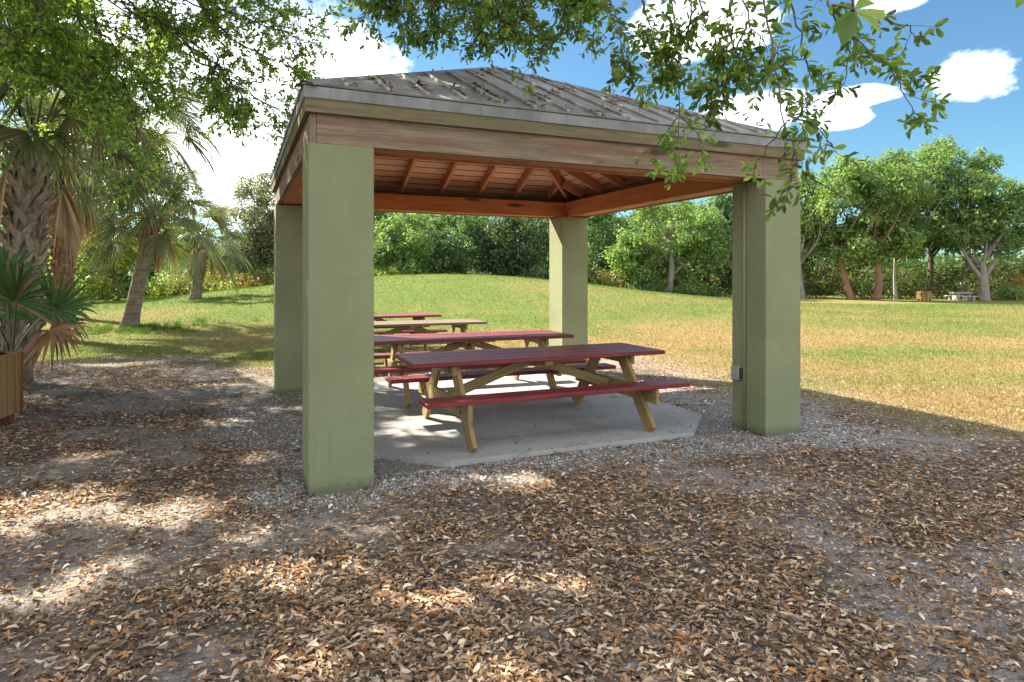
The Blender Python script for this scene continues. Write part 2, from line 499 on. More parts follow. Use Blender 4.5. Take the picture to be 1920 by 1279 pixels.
def make_ground_mat():
    t = NT('park_ground')
    a = t.n('ShaderNodeAttribute', attribute_name='Col')
    sc = t.n('ShaderNodeSeparateColor'); t.l(a.outputs[0], sc.inputs[0])
    gravel, lawn, green = sc.outputs
    lit = t.n('ShaderNodeAttribute', attribute_name='Litter').outputs['Fac']
    w = t.world((1, 1, 0))
    # grey sandy soil
    soil = t.ramp(t.noise(w, 7, 6, .7), [(.3, (.30, .262, .235)), (.7, (.52, .47, .43))])
    soil = t.mix(.45, soil, t.ramp(t.noise(w, 90, 4, .75), [(.3, (.15, .125, .105)), (.7, (.56, .50, .44))]))
    # packed leaf crumbs between the modelled leaves
    v = t.voro(t.world((1, 1.0, 0)), 26)
    vr = t.n('ShaderNodeSeparateColor'); t.l(v[1], vr.inputs[0])
    lc = t.ramp(vr.outputs[0], [(0, (.12, .08, .055)), (.4, (.25, .17, .115)), (.75, (.39, .285, .20)), (1, (.52, .41, .31))])
    lc = t.mix(t.math('MULTIPLY', v[0], 1.3, True), lc, (.045, .03, .02))
    c = t.mix(t.math('MULTIPLY', lit, .86), soil, lc)
    # shell gravel
    gv = t.voro(w, 75)
    gr_ = t.n('ShaderNodeSeparateColor'); t.l(gv[1], gr_.inputs[0])
    gc = t.ramp(gr_.outputs[1], [(0, (.20, .18, .16)), (.5, (.40, .37, .33)), (.85, (.56, .52, .47)), (1, (.74, .70, .64))])
    gc = t.mix(t.math('MULTIPLY', gv[0], 1.1, True), gc, (.10, .09, .08))
    c = t.mix(t.math('MULTIPLY', gravel, .95), c, gc)
    # turf
    gn = t.noise(w, 2.2, 6, .7)
    dryc = t.ramp(t.noise(w, 38, 5, .75), [(.28, (.16, .10, .042)), (.5, (.28, .19, .083)), (.72, (.38, .28, .14))])
    grnc = t.ramp(t.noise(w, 38, 5, .75), [(.28, (.052, .082, .015)), (.5, (.115, .165, .033)), (.72, (.19, .24, .062))])
    gf = t.math('ADD', green, t.math('MULTIPLY', t.math('SUBTRACT', gn, .5), 1.1), True)
    c = t.mix(lawn, c, t.mix(gf, dryc, grnc))
    h = t.math('ADD', t.math('MULTIPLY', v[0], .8), t.math('ADD', gv[0], t.noise(w, 40, 5, .7)))
    return t.done(t.bsdf(c, .95, t.bump(h, .7, .02), .1))

def axis_pts(c, near, far, step, grow):
    p = [0.0]
    s = step
    while p[-1] < far:
        if p[-1] > near: s *= grow
        p.append(p[-1] + s)
    p = np.array(p)
    return c + np.concatenate([-p[:0:-1], p])

def make_ground():
    xs = axis_pts(1.2, 8.0, 900, .075, 1.055); ys = axis_pts(0.5, 6.5, 900, .075, 1.055)
    X, Y = np.meshgrid(xs, ys, indexing='ij')
    Z = hgt(X, Y) + near_bumps(X, Y) * (1 - sstep(40, 80, np.hypot(X, Y)))
    inslab = (X > .3) & (X < 4.3) & (Y > .15) & (Y < 4.5)
    Z = np.where(inslab, np.minimum(Z, 0.0), Z)
    V = np.stack([X, Y, Z], -1).reshape(-1, 3)
    nx, ny = len(xs), len(ys)
    i = np.arange(nx * ny).reshape(nx, ny)
    F = np.stack([i[:-1, :-1], i[1:, :-1], i[1:, 1:], i[:-1, 1:]], -1).reshape(-1, 4)
    g, l, gr, li, _ = masks(X.ravel(), Y.ravel())
    me = np_mesh('ground', V, F, 4, np.stack([g, l, gr], -1), True)
    at = me.attributes.new('Litter', 'FLOAT', 'POINT'); at.data.foreach_set('value', li.astype(np.float32))
    o = link('ground', me, make_ground_mat())
    tag(o, kind='structure')
make_ground()

def ground_z(x, y): return hgt(x, y) + near_bumps(x, y)

# slab with clipped corners
sl = MB()
c = .6; x0, x1, y0, y1 = .47, 4.13, .28, 4.34
sl.prism([(x0 + c, y0), (x1 - c, y0), (x1, y0 + c), (x1, y1 - c), (x1 - c, y1), (x0 + c, y1), (x0, y1 - c), (x0, y0 + c)], -.1, .035)
tag(sl.build('concrete_slab', M['concrete']), kind='structure')

# ----------------------------------------------------------------- pavilion
W, D, CW, H = 4.602, 4.572, .451, 2.44
PV = empty('pavilion', (0, 0, 0))
tag(PV, 'open park shelter with four sage green columns, timber beams and grey metal hip roof', 'pavilion')
for cx, cy in ((0, 0), (W - CW, 0), (0, D - CW), (W - CW, D - CW)):
    b = MB(); b.box(cx, cx + CW, cy, cy + CW, -.12, H, .006); b.build('column', M['stucco'], PV)
BH, FH, MH = .207, .108, .070
zb, zf, zm = H + .002, H + BH, H + BH + FH
TB = .042
# outer beams: the side beams run through and show their end grain, front and rear butt between them
for nm, args in (('front', (.012 + TB, W - .012 - TB, .014, .014 + TB)), ('rear', (.012 + TB, W - .012 - TB, D - .014 - TB, D - .014)),
                 ('left', (.012, .012 + TB - .002, .018, D - .018)), ('right', (W - .012 - TB + .002, W - .012, .018, D - .018))):
    b = MB(); b.box(*args, zb, zf + .05, .003); b.build('beam', M['beam'], PV)
# warm inner liners of the beams
ii = CW - .10
for args in ((.06, W - .06, ii - .04, ii), (.06, W - .06, D - ii, D - ii + .04), (ii - .04, ii, ii + .002, D - ii - .002), (W - ii, W - ii + .04, ii + .002, D - ii - .002)):
    b = MB(); b.box(*args, zb, zf + .02, .003); b.build('inner_beam', M['beam_in'], PV)
# soffit boards closing the underside between outer and inner beam
for args in ((.06, W - .06, .06, ii - .042), (.06, W - .06, D - ii + .042, D - .06)):
    b = MB(); b.box(*args, zb + .012, zb + .03, .001); b.build('soffit', M['beam_in'], PV)
for args in ((.06, ii - .042, ii, D - ii), (W - ii + .042, W - .06, ii, D - ii)):
    b = MB(); b.box(*args, zb + .012, zb + .03, .001); b.build('soffit', M['beam_in'], PV)
o_ = .026
for args in ((-o_, W + o_, -o_, .010), (-o_, W + o_, D - .010, D + o_), (-o_, .010, .0125, D - .0125), (W - .010, W + o_, .0125, D - .0125)):
    b = MB(); b.box(*args, zf, zm, .003); b.build('fascia', M['fascia'], PV)
o2 = .036
for args in ((-o2, W + o2, -o2, -.012), (-o2, W + o2, D + .012, D + o2), (-o2, -.012, -.010, D + .010), (W + .012, W + o2, -.010, D + .010)):
    b = MB(); b.box(*args, zm - .012, zm + MH, .002); b.build('drip_edge', M['flash'], PV)
# roof: four slopes to one apex
AP = np.array([W / 2, D / 2, 3.93]); E = o2 + .006; ZE = zm + MH + .004
cor = [np.array([-E, -E, ZE]), np.array([W + E, -E, ZE]), np.array([W + E, D + E, ZE]), np.array([-E, D + E, ZE])]
for k in range(4):
    a, b2 = cor[k], cor[(k + 1) % 4]
    nrm = np.cross(b2 - a, AP - a); nrm /= np.linalg.norm(nrm)
    th = nrm * .012
    m = MB(); m.poly([a + th, b2 + th, AP + th]); m.poly([AP, b2, a])
    m.poly([a, b2, b2 + th, a + th])
    sh = m.build('roof_slope', M['roof'], PV)
    # standing seams, each running straight up the slope from the eave to the hip
    u = (b2 - a) / np.linalg.norm(b2 - a); L = np.linalg.norm(b2 - a)
    upv = np.cross(nrm, u)
    run = np.linalg.norm(AP - (a + b2) / 2)
    ns = 15
    sm_ = MB()
    for j in range(1, ns + 1):
        s = L * j / (ns + 1)
        top = run * (1 - abs(2 * s / L - 1)) - .05
        if top < .08: continue
        p0 = a + u * s + th + nrm * .011 + upv * .004; p1 = p0 + upv * top
        sm_.bar(p0, p1, .020, .024, tuple(nrm), .003)
        sm_.bar(p0 - upv * .002 + nrm * .003, p0 + upv * .018 + nrm * .003, .028, .026, tuple(nrm), .004)
    sm_.build('seam', M['seam'], sh)
    # underside boards, rafters
    inn = nrm * -.05
    m = MB(); q = [a + inn, AP + inn, b2 + inn]; m.poly(q)
    q2 = [v + nrm * -.0 + nrm * .02 for v in (a + inn, b2 + inn, AP + inn)]; m.poly(q2)
    m.build('ceiling', M['ceil_x'] if k in (0, 2) else M['ceil_y'], PV)
    rr = MB(); nr = 7
    for j in range(1, nr + 1):
        s = L * j / (nr + 1)
        top = run * (1 - abs(2 * s / L - 1)) - .12
        p0 = a + u * s + nrm * -.118 + upv * .16; p1 = a + u * s + nrm * -.118 + upv * top
        if top < .5: continue
        r1 = MB(); r1.bar(p0, p1, .042, .132, tuple(nrm), .003); r1.build('rafter', M['rafter'], PV)
    hp = MB(); n2 = np.array([0, 0, 1.0])
    d_ = (AP - a) / np.linalg.norm(AP - a)
    hp.bar(a + d_ * .35 + n2 * -.16, AP - d_ * .03 + n2 * -.16, .045, .17, (0, 0, 1), .003); hp.build('hip_rafter', M['rafter'], PV)
    # hip cap: folded metal strip over the hip
    cap = MB(); w_ = .085
    nl = np.cross(cor[k] - cor[k - 1], AP - cor[k - 1]); nl /= np.linalg.norm(nl)
    sr = np.cross(nrm, d_); sr = -sr if np.dot(sr, u) < 0 else sr
    slft = np.cross(nl, d_); ul = (cor[k - 1] - cor[k]) / np.linalg.norm(cor[k - 1] - cor[k]); slft = -slft if np.dot(slft, ul) < 0 else slft
    lift = np.array([0, 0, .026])
    for sd in (sr, slft):
        A0 = a + lift - d_ * .0; A1 = AP + lift
        q = [A0, A0 + sd * w_ - np.array([0, 0, .004]), A1 + sd * w_ - np.array([0, 0, .004]), A1]
        cap.poly(q)
        cap.poly([v - np.array([0, 0, .004]) for v in q[::-1]])
        cap.poly([q[1], q[1] - np.array([0, 0, .012]), q[2] - np.array([0, 0, .012]), q[2]])
    cap.build('hip_cap', M['flash'], sh)
# conduit and outlet box on the right-hand front column, pipe under the ceiling
XC = W - CW
b = MB(); b.tube([(XC - .016, .262, -.02), (XC - .016, .262, H + .03)], .015, 10); b.build('conduit', M['stucco'], PV)
ob = MB(); ob.box(XC - .07, XC - .002, .285, .395, .49, .62, .006); obo = ob.build('outlet_box', M['box'], PV)
lid = MB(); lid.box(XC - .065, XC - .005, .272, .282, .50, .61, .003); lid.box(XC - .052, XC - .018, .2655, .271, .52, .59, .002); lid.build('cover', M['boxdark'], obo)
hz = MB(); hz.tube([(XC - .04, .31, .618), (XC - .04, .31, .638)], .012, 8); hz.build('knob', M['box'], obo)
b = MB(); b.tube([(2.2, 2.35, 3.60), (2.45, 2.2, 3.54), (3.1, 1.35, 3.25), (4.05, .36, 2.78)], .012, 8); b.build('ceiling_conduit', M['box'], PV)

# ----------------------------------------------------------------- picnic tables
def picnic_table(loc, rz, label, top_mat, bench_mat, length=2.62):
    root = empty('picnic_table', loc, rz)
    tag(root, label, 'picnic table', 'long picnic tables in a row')
    hl = length / 2; zt = .725; sh_ = .448
    tp = MB()
    for k in range(4):
        y = -.42 + .21 * (k + .5)
        off = random.uniform(-.012, .012)
        tp.board((length, .203, .040), Matrix.Translation((off, y, zt - .020 + random.uniform(-.001, .001))) @ Matrix.Rotation(random.uniform(-.002, .002), 4, 'Z'), .006)
    tp.build('tabletop', top_mat, root)
    for sy in (-1, 1):
        b = MB(); b.board((length + .02, .25, .040), Matrix.Translation((random.uniform(-.01, .01), sy * .655, sh_ - .02)) @ Matrix.Rotation(random.uniform(-.004, .004), 4, 'Z'), .006)
        b.build('bench_seat', bench_mat, root)
    for sx in (-1, 1):
        x = sx * .90
        for sy in (-1, 1):
            b = MB(); b.bar((x, sy * .735, .01), (x, sy * .225, zt - .045), .14, .040, (1, 0, 0), .003)
            b.build('leg', M['leg'], root)
        b = MB(); b.bar((x + sx * .0405, -.78, sh_ - .112), (x + sx * .0405, .78, sh_ - .112), .040, .14, (0, 0, 1), .003)
        b.build('seat_support', M['leg'], root)
        b = MB(); b.bar((x + sx * .0405, -.37, zt - .087), (x + sx * .0405, .37, zt - .087), .040, .088, (0, 0, 1), .003)
        b.build('cleat', M['leg'], root)
        b = MB(); b.bar((x - sx * .025, 0, sh_ - .095), (sx * .05, 0, zt - .085), .040, .088, (0, 0, 1), .003)
        b.build('brace', M['leg'], root)
    for sx in ((-1, 1) if loc[1] < 5 else ()):
        xo = sx * (.90 + .0405 + .021)
        for yy, zz in ((-.53, sh_ - .095), (-.58, sh_ - .135), (.53, sh_ - .095), (.58, sh_ - .135), (-.26, zt - .075), (-.28, zt - .105), (.26, zt - .075), (.28, zt - .105)):
            bo = MB(); bo.tube([(xo - sx * .002, yy, zz), (xo + sx * .007, yy, zz)], .011, 8); bo.build('bolt_head', M['black'], root)
    b = MB(); b.bar((0, -.37, zt - .064), (0, .37, zt - .064), .088, .040, (0, 0, 1), .003); b.build('cleat', M['leg'], root)
    return root
picnic_table((2.26, 1.17, .035), R(.3), 'nearest red-topped picnic table, standing on the front of the concrete slab', M['red'], M['red'])
picnic_table((2.27, 3.13, .035), R(-4), 'red picnic table at the rear of the concrete slab, its top half in sun', M['red'], M['red'], 2.58)
picnic_table((2.24, 6.18, .005), R(-1), 'picnic table with bare grey unpainted top, on the grass just behind the shelter', M['greywood'], M['greywood'], 2.6)
picnic_table((2.06, 8.25, .015), R(-1), 'farthest red picnic table in sun, beyond the grey-topped one on the grass', M['red'], M['red'], 2.6)

# ----------------------------------------------------------------- wooden litter bins
def litter_bin(loc, rz, label, w=.62, h=.62):
    root = empty('litter_bin', loc, rz); tag(root, label, 'litter bin')
    z0 = .11; hw = w / 2
    sl = MB(); ed = MB()
    for side in range(4):
        Mr = Matrix.Rotation(side * PI / 2, 4, 'Z')
        n = 4; bw = w / n
        for k in range(n):
            x = -hw + bw * (k + .5)
            m_ = Mr @ Matrix.Translation((x, -hw, z0 + h / 2)) @ Matrix.Rotation(-PI / 2, 4, 'Y')
            sl.board((h + random.uniform(-.006, .006), .022, bw - .024), Mr @ Matrix.Translation((x, -hw, z0 + h / 2)) @ Matrix.Rotation(-PI / 2, 4, 'Y'), .003)
        for k in range(n + 1):
            x = -hw + bw * k
            ed.board((h - .01, .02, .045), Mr @ Matrix.Translation((x, -hw + .024, z0 + h / 2)) @ Matrix.Rotation(-PI / 2, 4, 'Y'), .002)
    sl.build('slat_panel', M['cedar'], root); ed.build('frame', M['cedar_red'], root)
    ln = MB(); ln.tube([(0, 0, z0 + .05), (0, 0, z0 + h + .012)], hw - .05, 24, False)
    ln.tube([(0, 0, z0 + h + .005), (0, 0, z0 + h + .022)], hw - .042, 24, True)
    ln.build('liner', M['black'], root)
    for sx in (-1, 1):
        for sy in (-1, 1):
            b = MB(); b.box(sx * (hw - .09) - .045, sx * (hw - .09) + .045, sy * (hw - .09) - .045, sy * (hw - .09) + .045, -.03, z0 + .05, .004)
            b.build('leg', M['cedar_red'], root)
    return root
pb = spot(-56, 6.35)
litter_bin((pb[0], pb[1], ground_z(pb[0], pb[1])), -YAW + R(14), 'square wooden slatted litter bin with black liner, cut by the left edge beside the palms')
pb = spot(1733, 40.5)
litter_bin((pb[0], pb[1], ground_z(pb[0], pb[1]) - .02), -YAW + R(30), 'small far wooden slatted bin under the trees at the right edge of the lawn', .64, .48)

# far concrete table
pc = spot(1803, 41.0)
ct = empty('concrete_table', (pc[0], pc[1], ground_z(pc[0], pc[1])), -YAW + R(6))
ct.scale = (.85, .85, .85); tag(ct, 'low grey concrete picnic table beside the spreading tree at far right', 'picnic table')
b = MB(); b.box(-.68, .68, -.4, .4, .50, .585, .02); b.build('tabletop', M['concrete'], ct)
for sx in (-1, 1):
    b = MB(); b.poly([(sx * .45 - .06, -.33, -.05), (sx * .45 + .06, -.33, -.05), (sx * .45 + .06, -.2, .5), (sx * .45 - .06, -.2, .5)])
    b.bar((sx * .45, -.30, .23), (sx * .45, .30, .23), .14, .54, (0, 0, 1), .01); b.build('pedestal', M['concrete'], ct)
for sy in (-1, 1):
    b = MB(); b.box(-.68, .68, sy * .72 - .14, sy * .72 + .14, .27, .34, .012); b.build('bench_seat', M['concrete'], ct)
    b = MB(); b.box(-.40, -.26, sy * .72 - .1, sy * .72 + .1, -.05, .268, .01); b.box(.26, .40, sy * .72 - .1, sy * .72 + .1, -.05, .268, .01); b.build('bench_support', M['concrete'], ct)

# ----------------------------------------------------------------- palms
def frond_arrays(hub, az, el, Lp, Lf, droop, tipdroop, span, nl, wid, fold=.22, collapse=1.0, face=False):
    d = np.array([math.cos(az) * math.cos(el), math.sin(az) * math.cos(el), math.sin(el)])
    hub = np.asarray(hub, float)
    pet = [hub + d * (s * Lp) - UP * (droop * Lp * s ** 2) for s in np.linspace(0, 1, 6)]
    t = pet[-1] - pet[-2]; t /= np.linalg.norm(t)
    b = np.cross(t, UP)
    if np.linalg.norm(b) < 1e-3: b = np.array([1., 0, 0])
    b /= np.linalg.norm(b); n = np.cross(b, t)
    tw = RNG.normal(0, .6)
    if face:
        vv = CAM - hub; vv = vv / np.linalg.norm(vv) + UP * .25; nn = vv - (vv @ t) * t; nn /= np.linalg.norm(nn); n = nn; b = np.cross(t, n); tw = RNG.normal(0, .2)
    b, n = b * math.cos(tw) + n * math.sin(tw), n * math.cos(tw) - b * math.sin(tw)
    V = []; F = []; C = []
    end = pet[-1]
    rs = np.array([.03, .32, .6, .82, 1.0]); ws = np.array([.30, 1.0, .8, .45, .06])
    for k in range(nl):
        th = (k / (nl - 1) - .5) * span * (1 + RNG.normal(0, .01))
        Lk = Lf * (.66 + .34 * math.cos(th * .55)) * RNG.uniform(.88, 1.05)
        dr = t * math.cos(th) + b * math.sin(th) * collapse + n * (fold * abs(math.sin(th)))
        dr /= np.linalg.norm(dr)
        wv = np.cross(dr, n); wv /= np.linalg.norm(wv) + 1e-9
        wv = wv * .86 + n * .5 * (1 if k % 2 else -1)
        cst = t * (.28 * Lf * max(0, math.cos(th)) ** 2) - UP * (.05 * Lf * max(0, math.cos(th)))
        td = tipdroop * RNG.uniform(.6, 1.4)
        base = len(V)
        for r_, w_ in zip(rs, ws):
            p = end + cst * min(1, r_ * 2.2) + dr * (Lk * r_) - UP * (td * Lk * r_ ** 2.4)
            V.append(p - wv * wid * w_ * .5); V.append(p + wv * wid * w_ * .5)
        for i in range(len(rs) - 1):
            F.append([base + 2 * i, base + 2 * i + 1, base + 2 * i + 3, base + 2 * i + 2])
        C += [k] * (2 * len(rs))
    # petiole as a flat strap with thickness
    base = len(V)
    for i, p in enumerate(pet):
        w = .022 - .010 * i / 5
        V += [p - b * w, p + b * w, p - UP * .012]
    for i in range(5):
        q = base + 3 * i
        F += [[q, q + 1, q + 4, q + 3], [q + 1, q + 2, q + 5, q + 4], [q + 2, q, q + 3, q + 5]]
    C += [-1] * 18
    return np.array(V), np.array(F), np.array(C)

def add_frond(parent, hub, az, el, Lp, Lf, droop=.25, tipdroop=.35, span=4.2, nl=46, wid=.034, dead=False, collapse=1.0, green=(0.142, 0.173, 0.068), name=None, face=False):
    V, F, C = frond_arrays(hub, az, el, Lp, Lf, droop, tipdroop, span, nl, wid, collapse=collapse, face=face)
    if dead:
        base = np.array([.46, .31, .18]) if RNG.random() < .65 else np.array([.32, .165, .085])
        pet = base * .8
    else:
        base = np.array(green); pet = np.array([.16, .17, .06])
    j = 1 + RNG.normal(0, .16, (C.max() + 2))
    col = base[None] * j[np.clip(C, 0, None)][:, None]
    if not dead:   # dry tips on some blades
        dryk = RNG.random(C.max() + 2) < .10
        col[dryk[np.clip(C, 0, None)]] = np.array([.26, .19, .085])
    col[C < 0] = pet
    me = np_mesh(name or 'frond', V - np.array(parent.location), F, 4, np.clip(col, .01, 1))
    return link('dead_frond' if dead else 'frond', me, M['dry'] if dead else M['frond'], parent)

def boots(parent, pts, rad, z0, z1, n, mat, ln=.30):
    """old leaf bases criss-crossing up a trunk: each is a split strap leaning left and right"""
    pts = np.array(pts); zz = pts[:, 2]
    loc = np.array(parent.location)
    m = MB()
    for k in range(n):
        z = z0 + (z1 - z0) * (k + .5) / n
        a = k * 2.39996 + RNG.normal(0, .12)
        c = np.array([np.interp(z, zz, pts[:, 0]), np.interp(z, zz, pts[:, 1]), z])
        r_ = rad * RNG.uniform(.95, 1.05)
        e = np.array([math.cos(a), math.sin(a), 0]); tg = np.array([-math.sin(a), math.cos(a), 0])
        out = RNG.uniform(.10, .2)
        for s in (-1, 1):
            L = ln * RNG.uniform(.8, 1.15)
            p0 = c + e * (r_ - .01) - loc
            p1 = p0 + tg * (s * L * .40) + UP * (L * .62) + e * (out * L * .5)
            p2 = p1 + tg * (s * L * .16) + UP * (L * .25) + e * (out * L * .8 + .015)
            m.bar(p0, p1, .022, .085, tuple(e.tolist() and (UP * .0 + np.cross(p1 - p0, e)).tolist()), .004, .006)
            m.bar(p1 - (p1 - p0) * .12, p2, .018, .06, tuple(np.cross(p2 - p1, e).tolist()), .004, .006)
    return m.build('leaf_bases', mat, parent)

def palm(label, base, top, r0, r1, nf, ndead, Lp, Lf, boot=None, trunk_mat='palmbark', el_range=(-.5, 1.3), seed=1, avoid=None, bootn=70, crownr=.12, bend=0.0, green=(0.142, 0.173, 0.068)):
    global RNG
    RNG = np.random.default_rng(seed); random.seed(seed)
    base = np.array(base, float); top = np.array(top, float)
    root = empty('palm_tree', base); tag(root, label, 'palm', 'palms at the left')
    n = 12
    pts = [base + (top - base) * s + (np.array([top[0] - base[0], top[1] - base[1], 0]) * bend * (s * (s - 1))) for s in np.linspace(0, 1, n)]
    pts[0][2] -= .1
    rd = [r0 + (r1 - r0) * s ** .6 + .05 * max(0, 1 - s * 9) for s in np.linspace(0, 1, n)]
    tr = MB(); tr.tube([p - base for p in pts], rd, 16, True, .03); tr.build('trunk', M[trunk_mat], root)
    if boot:
        boots(root, pts, r1 * .97, boot[0], boot[1], bootn, M[boot[2]], boot[3])
    for k in range(nf):
        az = k * 2.39996 + RNG.normal(0, .2)
        f = (k + .5) / nf
        el = el_range[1] + (el_range[0] - el_range[1]) * f + RNG.normal(0, .1)
        hub = top + np.array([math.cos(az), math.sin(az), 0]) * crownr + UP * (.35 * (1 - f))
        add_frond(root, hub, az, el, Lp * RNG.uniform(.85, 1.12), Lf * RNG.uniform(.88, 1.1), .15 + .3 * f, .25 + .35 * f + RNG.uniform(0, .15), green=green)
    for k in range(ndead):
        az = k * 2.39996 + 1 + RNG.normal(0, .3)
        el = RNG.uniform(-1.25, -.75)
        hub = top + np.array([math.cos(az), math.sin(az), 0]) * (crownr + .02) - UP * RNG.uniform(0, .2)
        add_frond(root, hub, az, el, Lp * RNG.uniform(.2, .45), Lf * RNG.uniform(.55, .85), .5, .6, 1.9, 24, .026, True, RNG.uniform(.15, .4))
    return root

def gp(px, depth):
    p = spot(px, depth); return np.array([p[0], p[1], float(hgt(p[0], p[1]))])

b_ = gp(28, 9.0); t_ = aim(62, 262, 9.1)
palm('stout cabbage palm with criss-cross leaf bases, nearest the left edge behind the bin', b_, t_, .17, .18, 24, 4, .95, .75, (.15, 3.35, 'boot', .34), 'palmbark', (.3, 1.3), 11, bootn=120, crownr=.2)
b_ = gp(112, 14.9); t_ = aim(128, 318, 14.9)
palm('straight reddish-trunked cabbage palm with brown skirt, between stout palm and leaning palm', b_, t_, .19, .17, 24, 22, 1.0, .85, (.6, 3.9, 'boot_red', .28), 'palmbark', (-.1, 1.3), 12, bootn=100)
b_ = gp(242, 17.0); t_ = aim(290, 412, 17.0)
palm('smooth grey palm leaning right in the grass, fans hanging round its head', b_, t_, .215, .155, 26, 4, .9, .78, (2.3, 3.0, 'boot_red', .28), 'palmbark', (-.35, 1.3), 13, bootn=26, bend=.15)
b_ = gp(126, 19.5); t_ = aim(245, 205, 18.0)
palm('tallest palm, its fans reaching out over the leaning palm towards the white cloud', b_, t_, .2, .17, 34, 10, 1.3, 1.05, (3.5, 6.0, 'boot_red', .28), 'palmbark', (-.6, 1.25), 14, bootn=50, bend=1.3)
b_ = gp(366, 24); t_ = aim(382, 452, 24)
palm('short distant palm with drooping dark fans right of the leaning palm', b_, t_, .2, .17, 20, 4, .85, .8, (1.3, 2.6, 'boot_red', .28), 'palmbark', (-.8, 1.1), 15, bootn=30)
b_ = gp(205, 13.6)
# young palm by the bin: a few big fans on long stalks
RNG = np.random.default_rng(21)
yp0 = gp(22, 7.7)
yp = empty('young_palm', yp0); tag(yp, 'young fan palm with four green fans and one browned fan, sprouting behind the litter bin', 'palm')
m = MB(); m.tube([(0, 0, -.05), (.01, 0, .3), (.0, .01, .55)], [.07, .06, .045], 10); m.build('trunk', M['boot'], yp)
def fan_to(hub0, px, py, dep, Lf, dead=False, spin=0, green=(.075, .145, .04), **kw):
    tgt = aim(px, py, dep); v = tgt - hub0; L = np.linalg.norm(v)
    dr = kw.pop('droop', .12)
    v = v + UP * dr * L
    az = math.atan2(v[1], v[0]); el = math.asin(v[2] / np.linalg.norm(v))
    add_frond(yp, hub0, az, el, np.linalg.norm(v), Lf, dr, kw.pop('tip', .2), kw.pop('span', 3.6), 36, .042, dead, 1.0, green, None, True)
h0 = yp0 + UP * .55
fan_to(h0, 30, 565, 7.3, .70, span=3.4)
fan_to(h0, 100, 572, 7.3, .74, span=3.0, droop=.3)
fan_to(h0, 92, 612, 7.2, .62, True, span=3.2, droop=.3, tip=.3)
fan_to(h0, -30, 560, 7.9, .62, span=3.8)
fan_to(h0, 60, 600, 8.2, .6, span=3.4)
fan_to(h0, 10, 530, 8.0, .6, span=3.6)

# ----------------------------------------------------------------- leafy trees
def tube_path(a, b, bend, n=5):
    a = np.array(a); b = np.array(b)
    L = np.linalg.norm(b - a); off = RNG.normal(0, bend * L, 3)
    return [a + (b - a) * s + off * math.sin(PI * s) for s in np.linspace(0, 1, n)]

def crown_leaves(blobs, per, size, pal, jitter=.9):
    """blobs: (centre, radius). leaves on and in each clump, facing outwards and up"""
    P = []; Dr = []; Nn = []; C = []; Sz = []
    pal = np.array(pal)
    for c, r_ in blobs:
        n = max(12, int(per * 1.7 * (r_ ** 2)))
        u = rand_unit(n)
        rad = r_ * (RNG.uniform(.15, 1.0, n) ** .5) * (RNG.uniform(.75, 1.12, n) + .35 * (RNG.random(n) < .10))
        p = c + u * rad[:, None] * np.array([1, 1, .8])
        nn = u * .7 + UP * .55 + rand_unit(n) * jitter
        d = np.cross(nn, rand_unit(n)); d[:, 2] -= .25
        P.append(p); Dr.append(d); Nn.append(nn)
        w = RNG.random(n)[:, None]
        tone = pal[RNG.integers(0, len(pal))] * .45 + pal[0] * .2
        C.append((tone + pal[RNG.integers(0, len(pal), n)] * .35) * RNG.uniform(.7, 1.3, (n, 1)))
        Sz.append(size * RNG.uniform(.6, 1.25, n))
    return [np.concatenate(a) for a in (P, Dr, Nn, C, Sz)]

def tree(name, label, cat, base, trunk_top, r0, crowns, pal, leaf, per, barkm, seed, group=None, nbl=None, trunks=None, limbs=12, width=.55, blob=(.32, 1.0)):
    """crowns: list of (centre, (a, b, c)) ellipsoids, world coordinates"""
    global RNG
    RNG = np.random.default_rng(seed); random.seed(seed)
    base = np.array(base, float)
    root = empty(name, base); tag(root, label, cat, group)
    blobs = []
    for cc, ax in crowns:
        cc = np.array(cc, float); ax = np.array(ax, float)
        nb = int((nbl or 26) * 1.6 * (ax[0] * ax[2] / 6.0) ** .75)
        for _ in range(max(4, nb)):
            u = rand_unit(1)[0]; q = RNG.uniform(.35, 1.12) ** .6
            r_ = blob[0] + (blob[1] - blob[0]) * RNG.random() ** 1.4
            off = (FW * u[1] * ax[1] + RT * u[0] * ax[0] + UP * u[2] * ax[2]) * q * np.clip(1 - r_ / max(ax) * .45, .4, 1)
            blobs.append((cc + off - base, r_))
    tr = MB()
    for (tb, tt, rr_) in (trunks or [(base, trunk_top, r0)]):
        tb = np.array(tb, float) - base; tt = np.array(tt, float) - base
        tb2 = tb - UP * .25
        pts = tube_path(tb2, tt, .035, 7)
        tr.tube(pts, [rr_ * (1.35 if i == 0 else 1.0) * (1 - .55 * s) for i, s in enumerate(np.linspace(0, 1, 7))], 10, True, .05)
        cb = sorted(blobs, key=lambda q: np.linalg.norm((q[0] - tt) * np.array([1, 1, .6])))
        for i in range(min(limbs, len(cb))):
            c_, r_ = cb[int(i * len(cb) / max(1, limbs))]
            st = tt + (tb2 - tt) * RNG.uniform(0, .28)
            pth = tube_path(st, c_, .09, 6)
            tr.tube(pth, [rr_ * .30 * (1 - .85 * s) + .008 for s in np.linspace(0, 1, 6)], 6, True, .05)
    tr.build('trunk', M[barkm], root)
    P, Dr, Nn, C, Sz = crown_leaves(blobs, per, leaf, pal)
    me = leaf_mesh('crown', P, Dr, Nn, Sz, width, np.clip(C, .004, 1), .2, .1, True)
    link('crown', me, M['farleaf'], root)
    return root

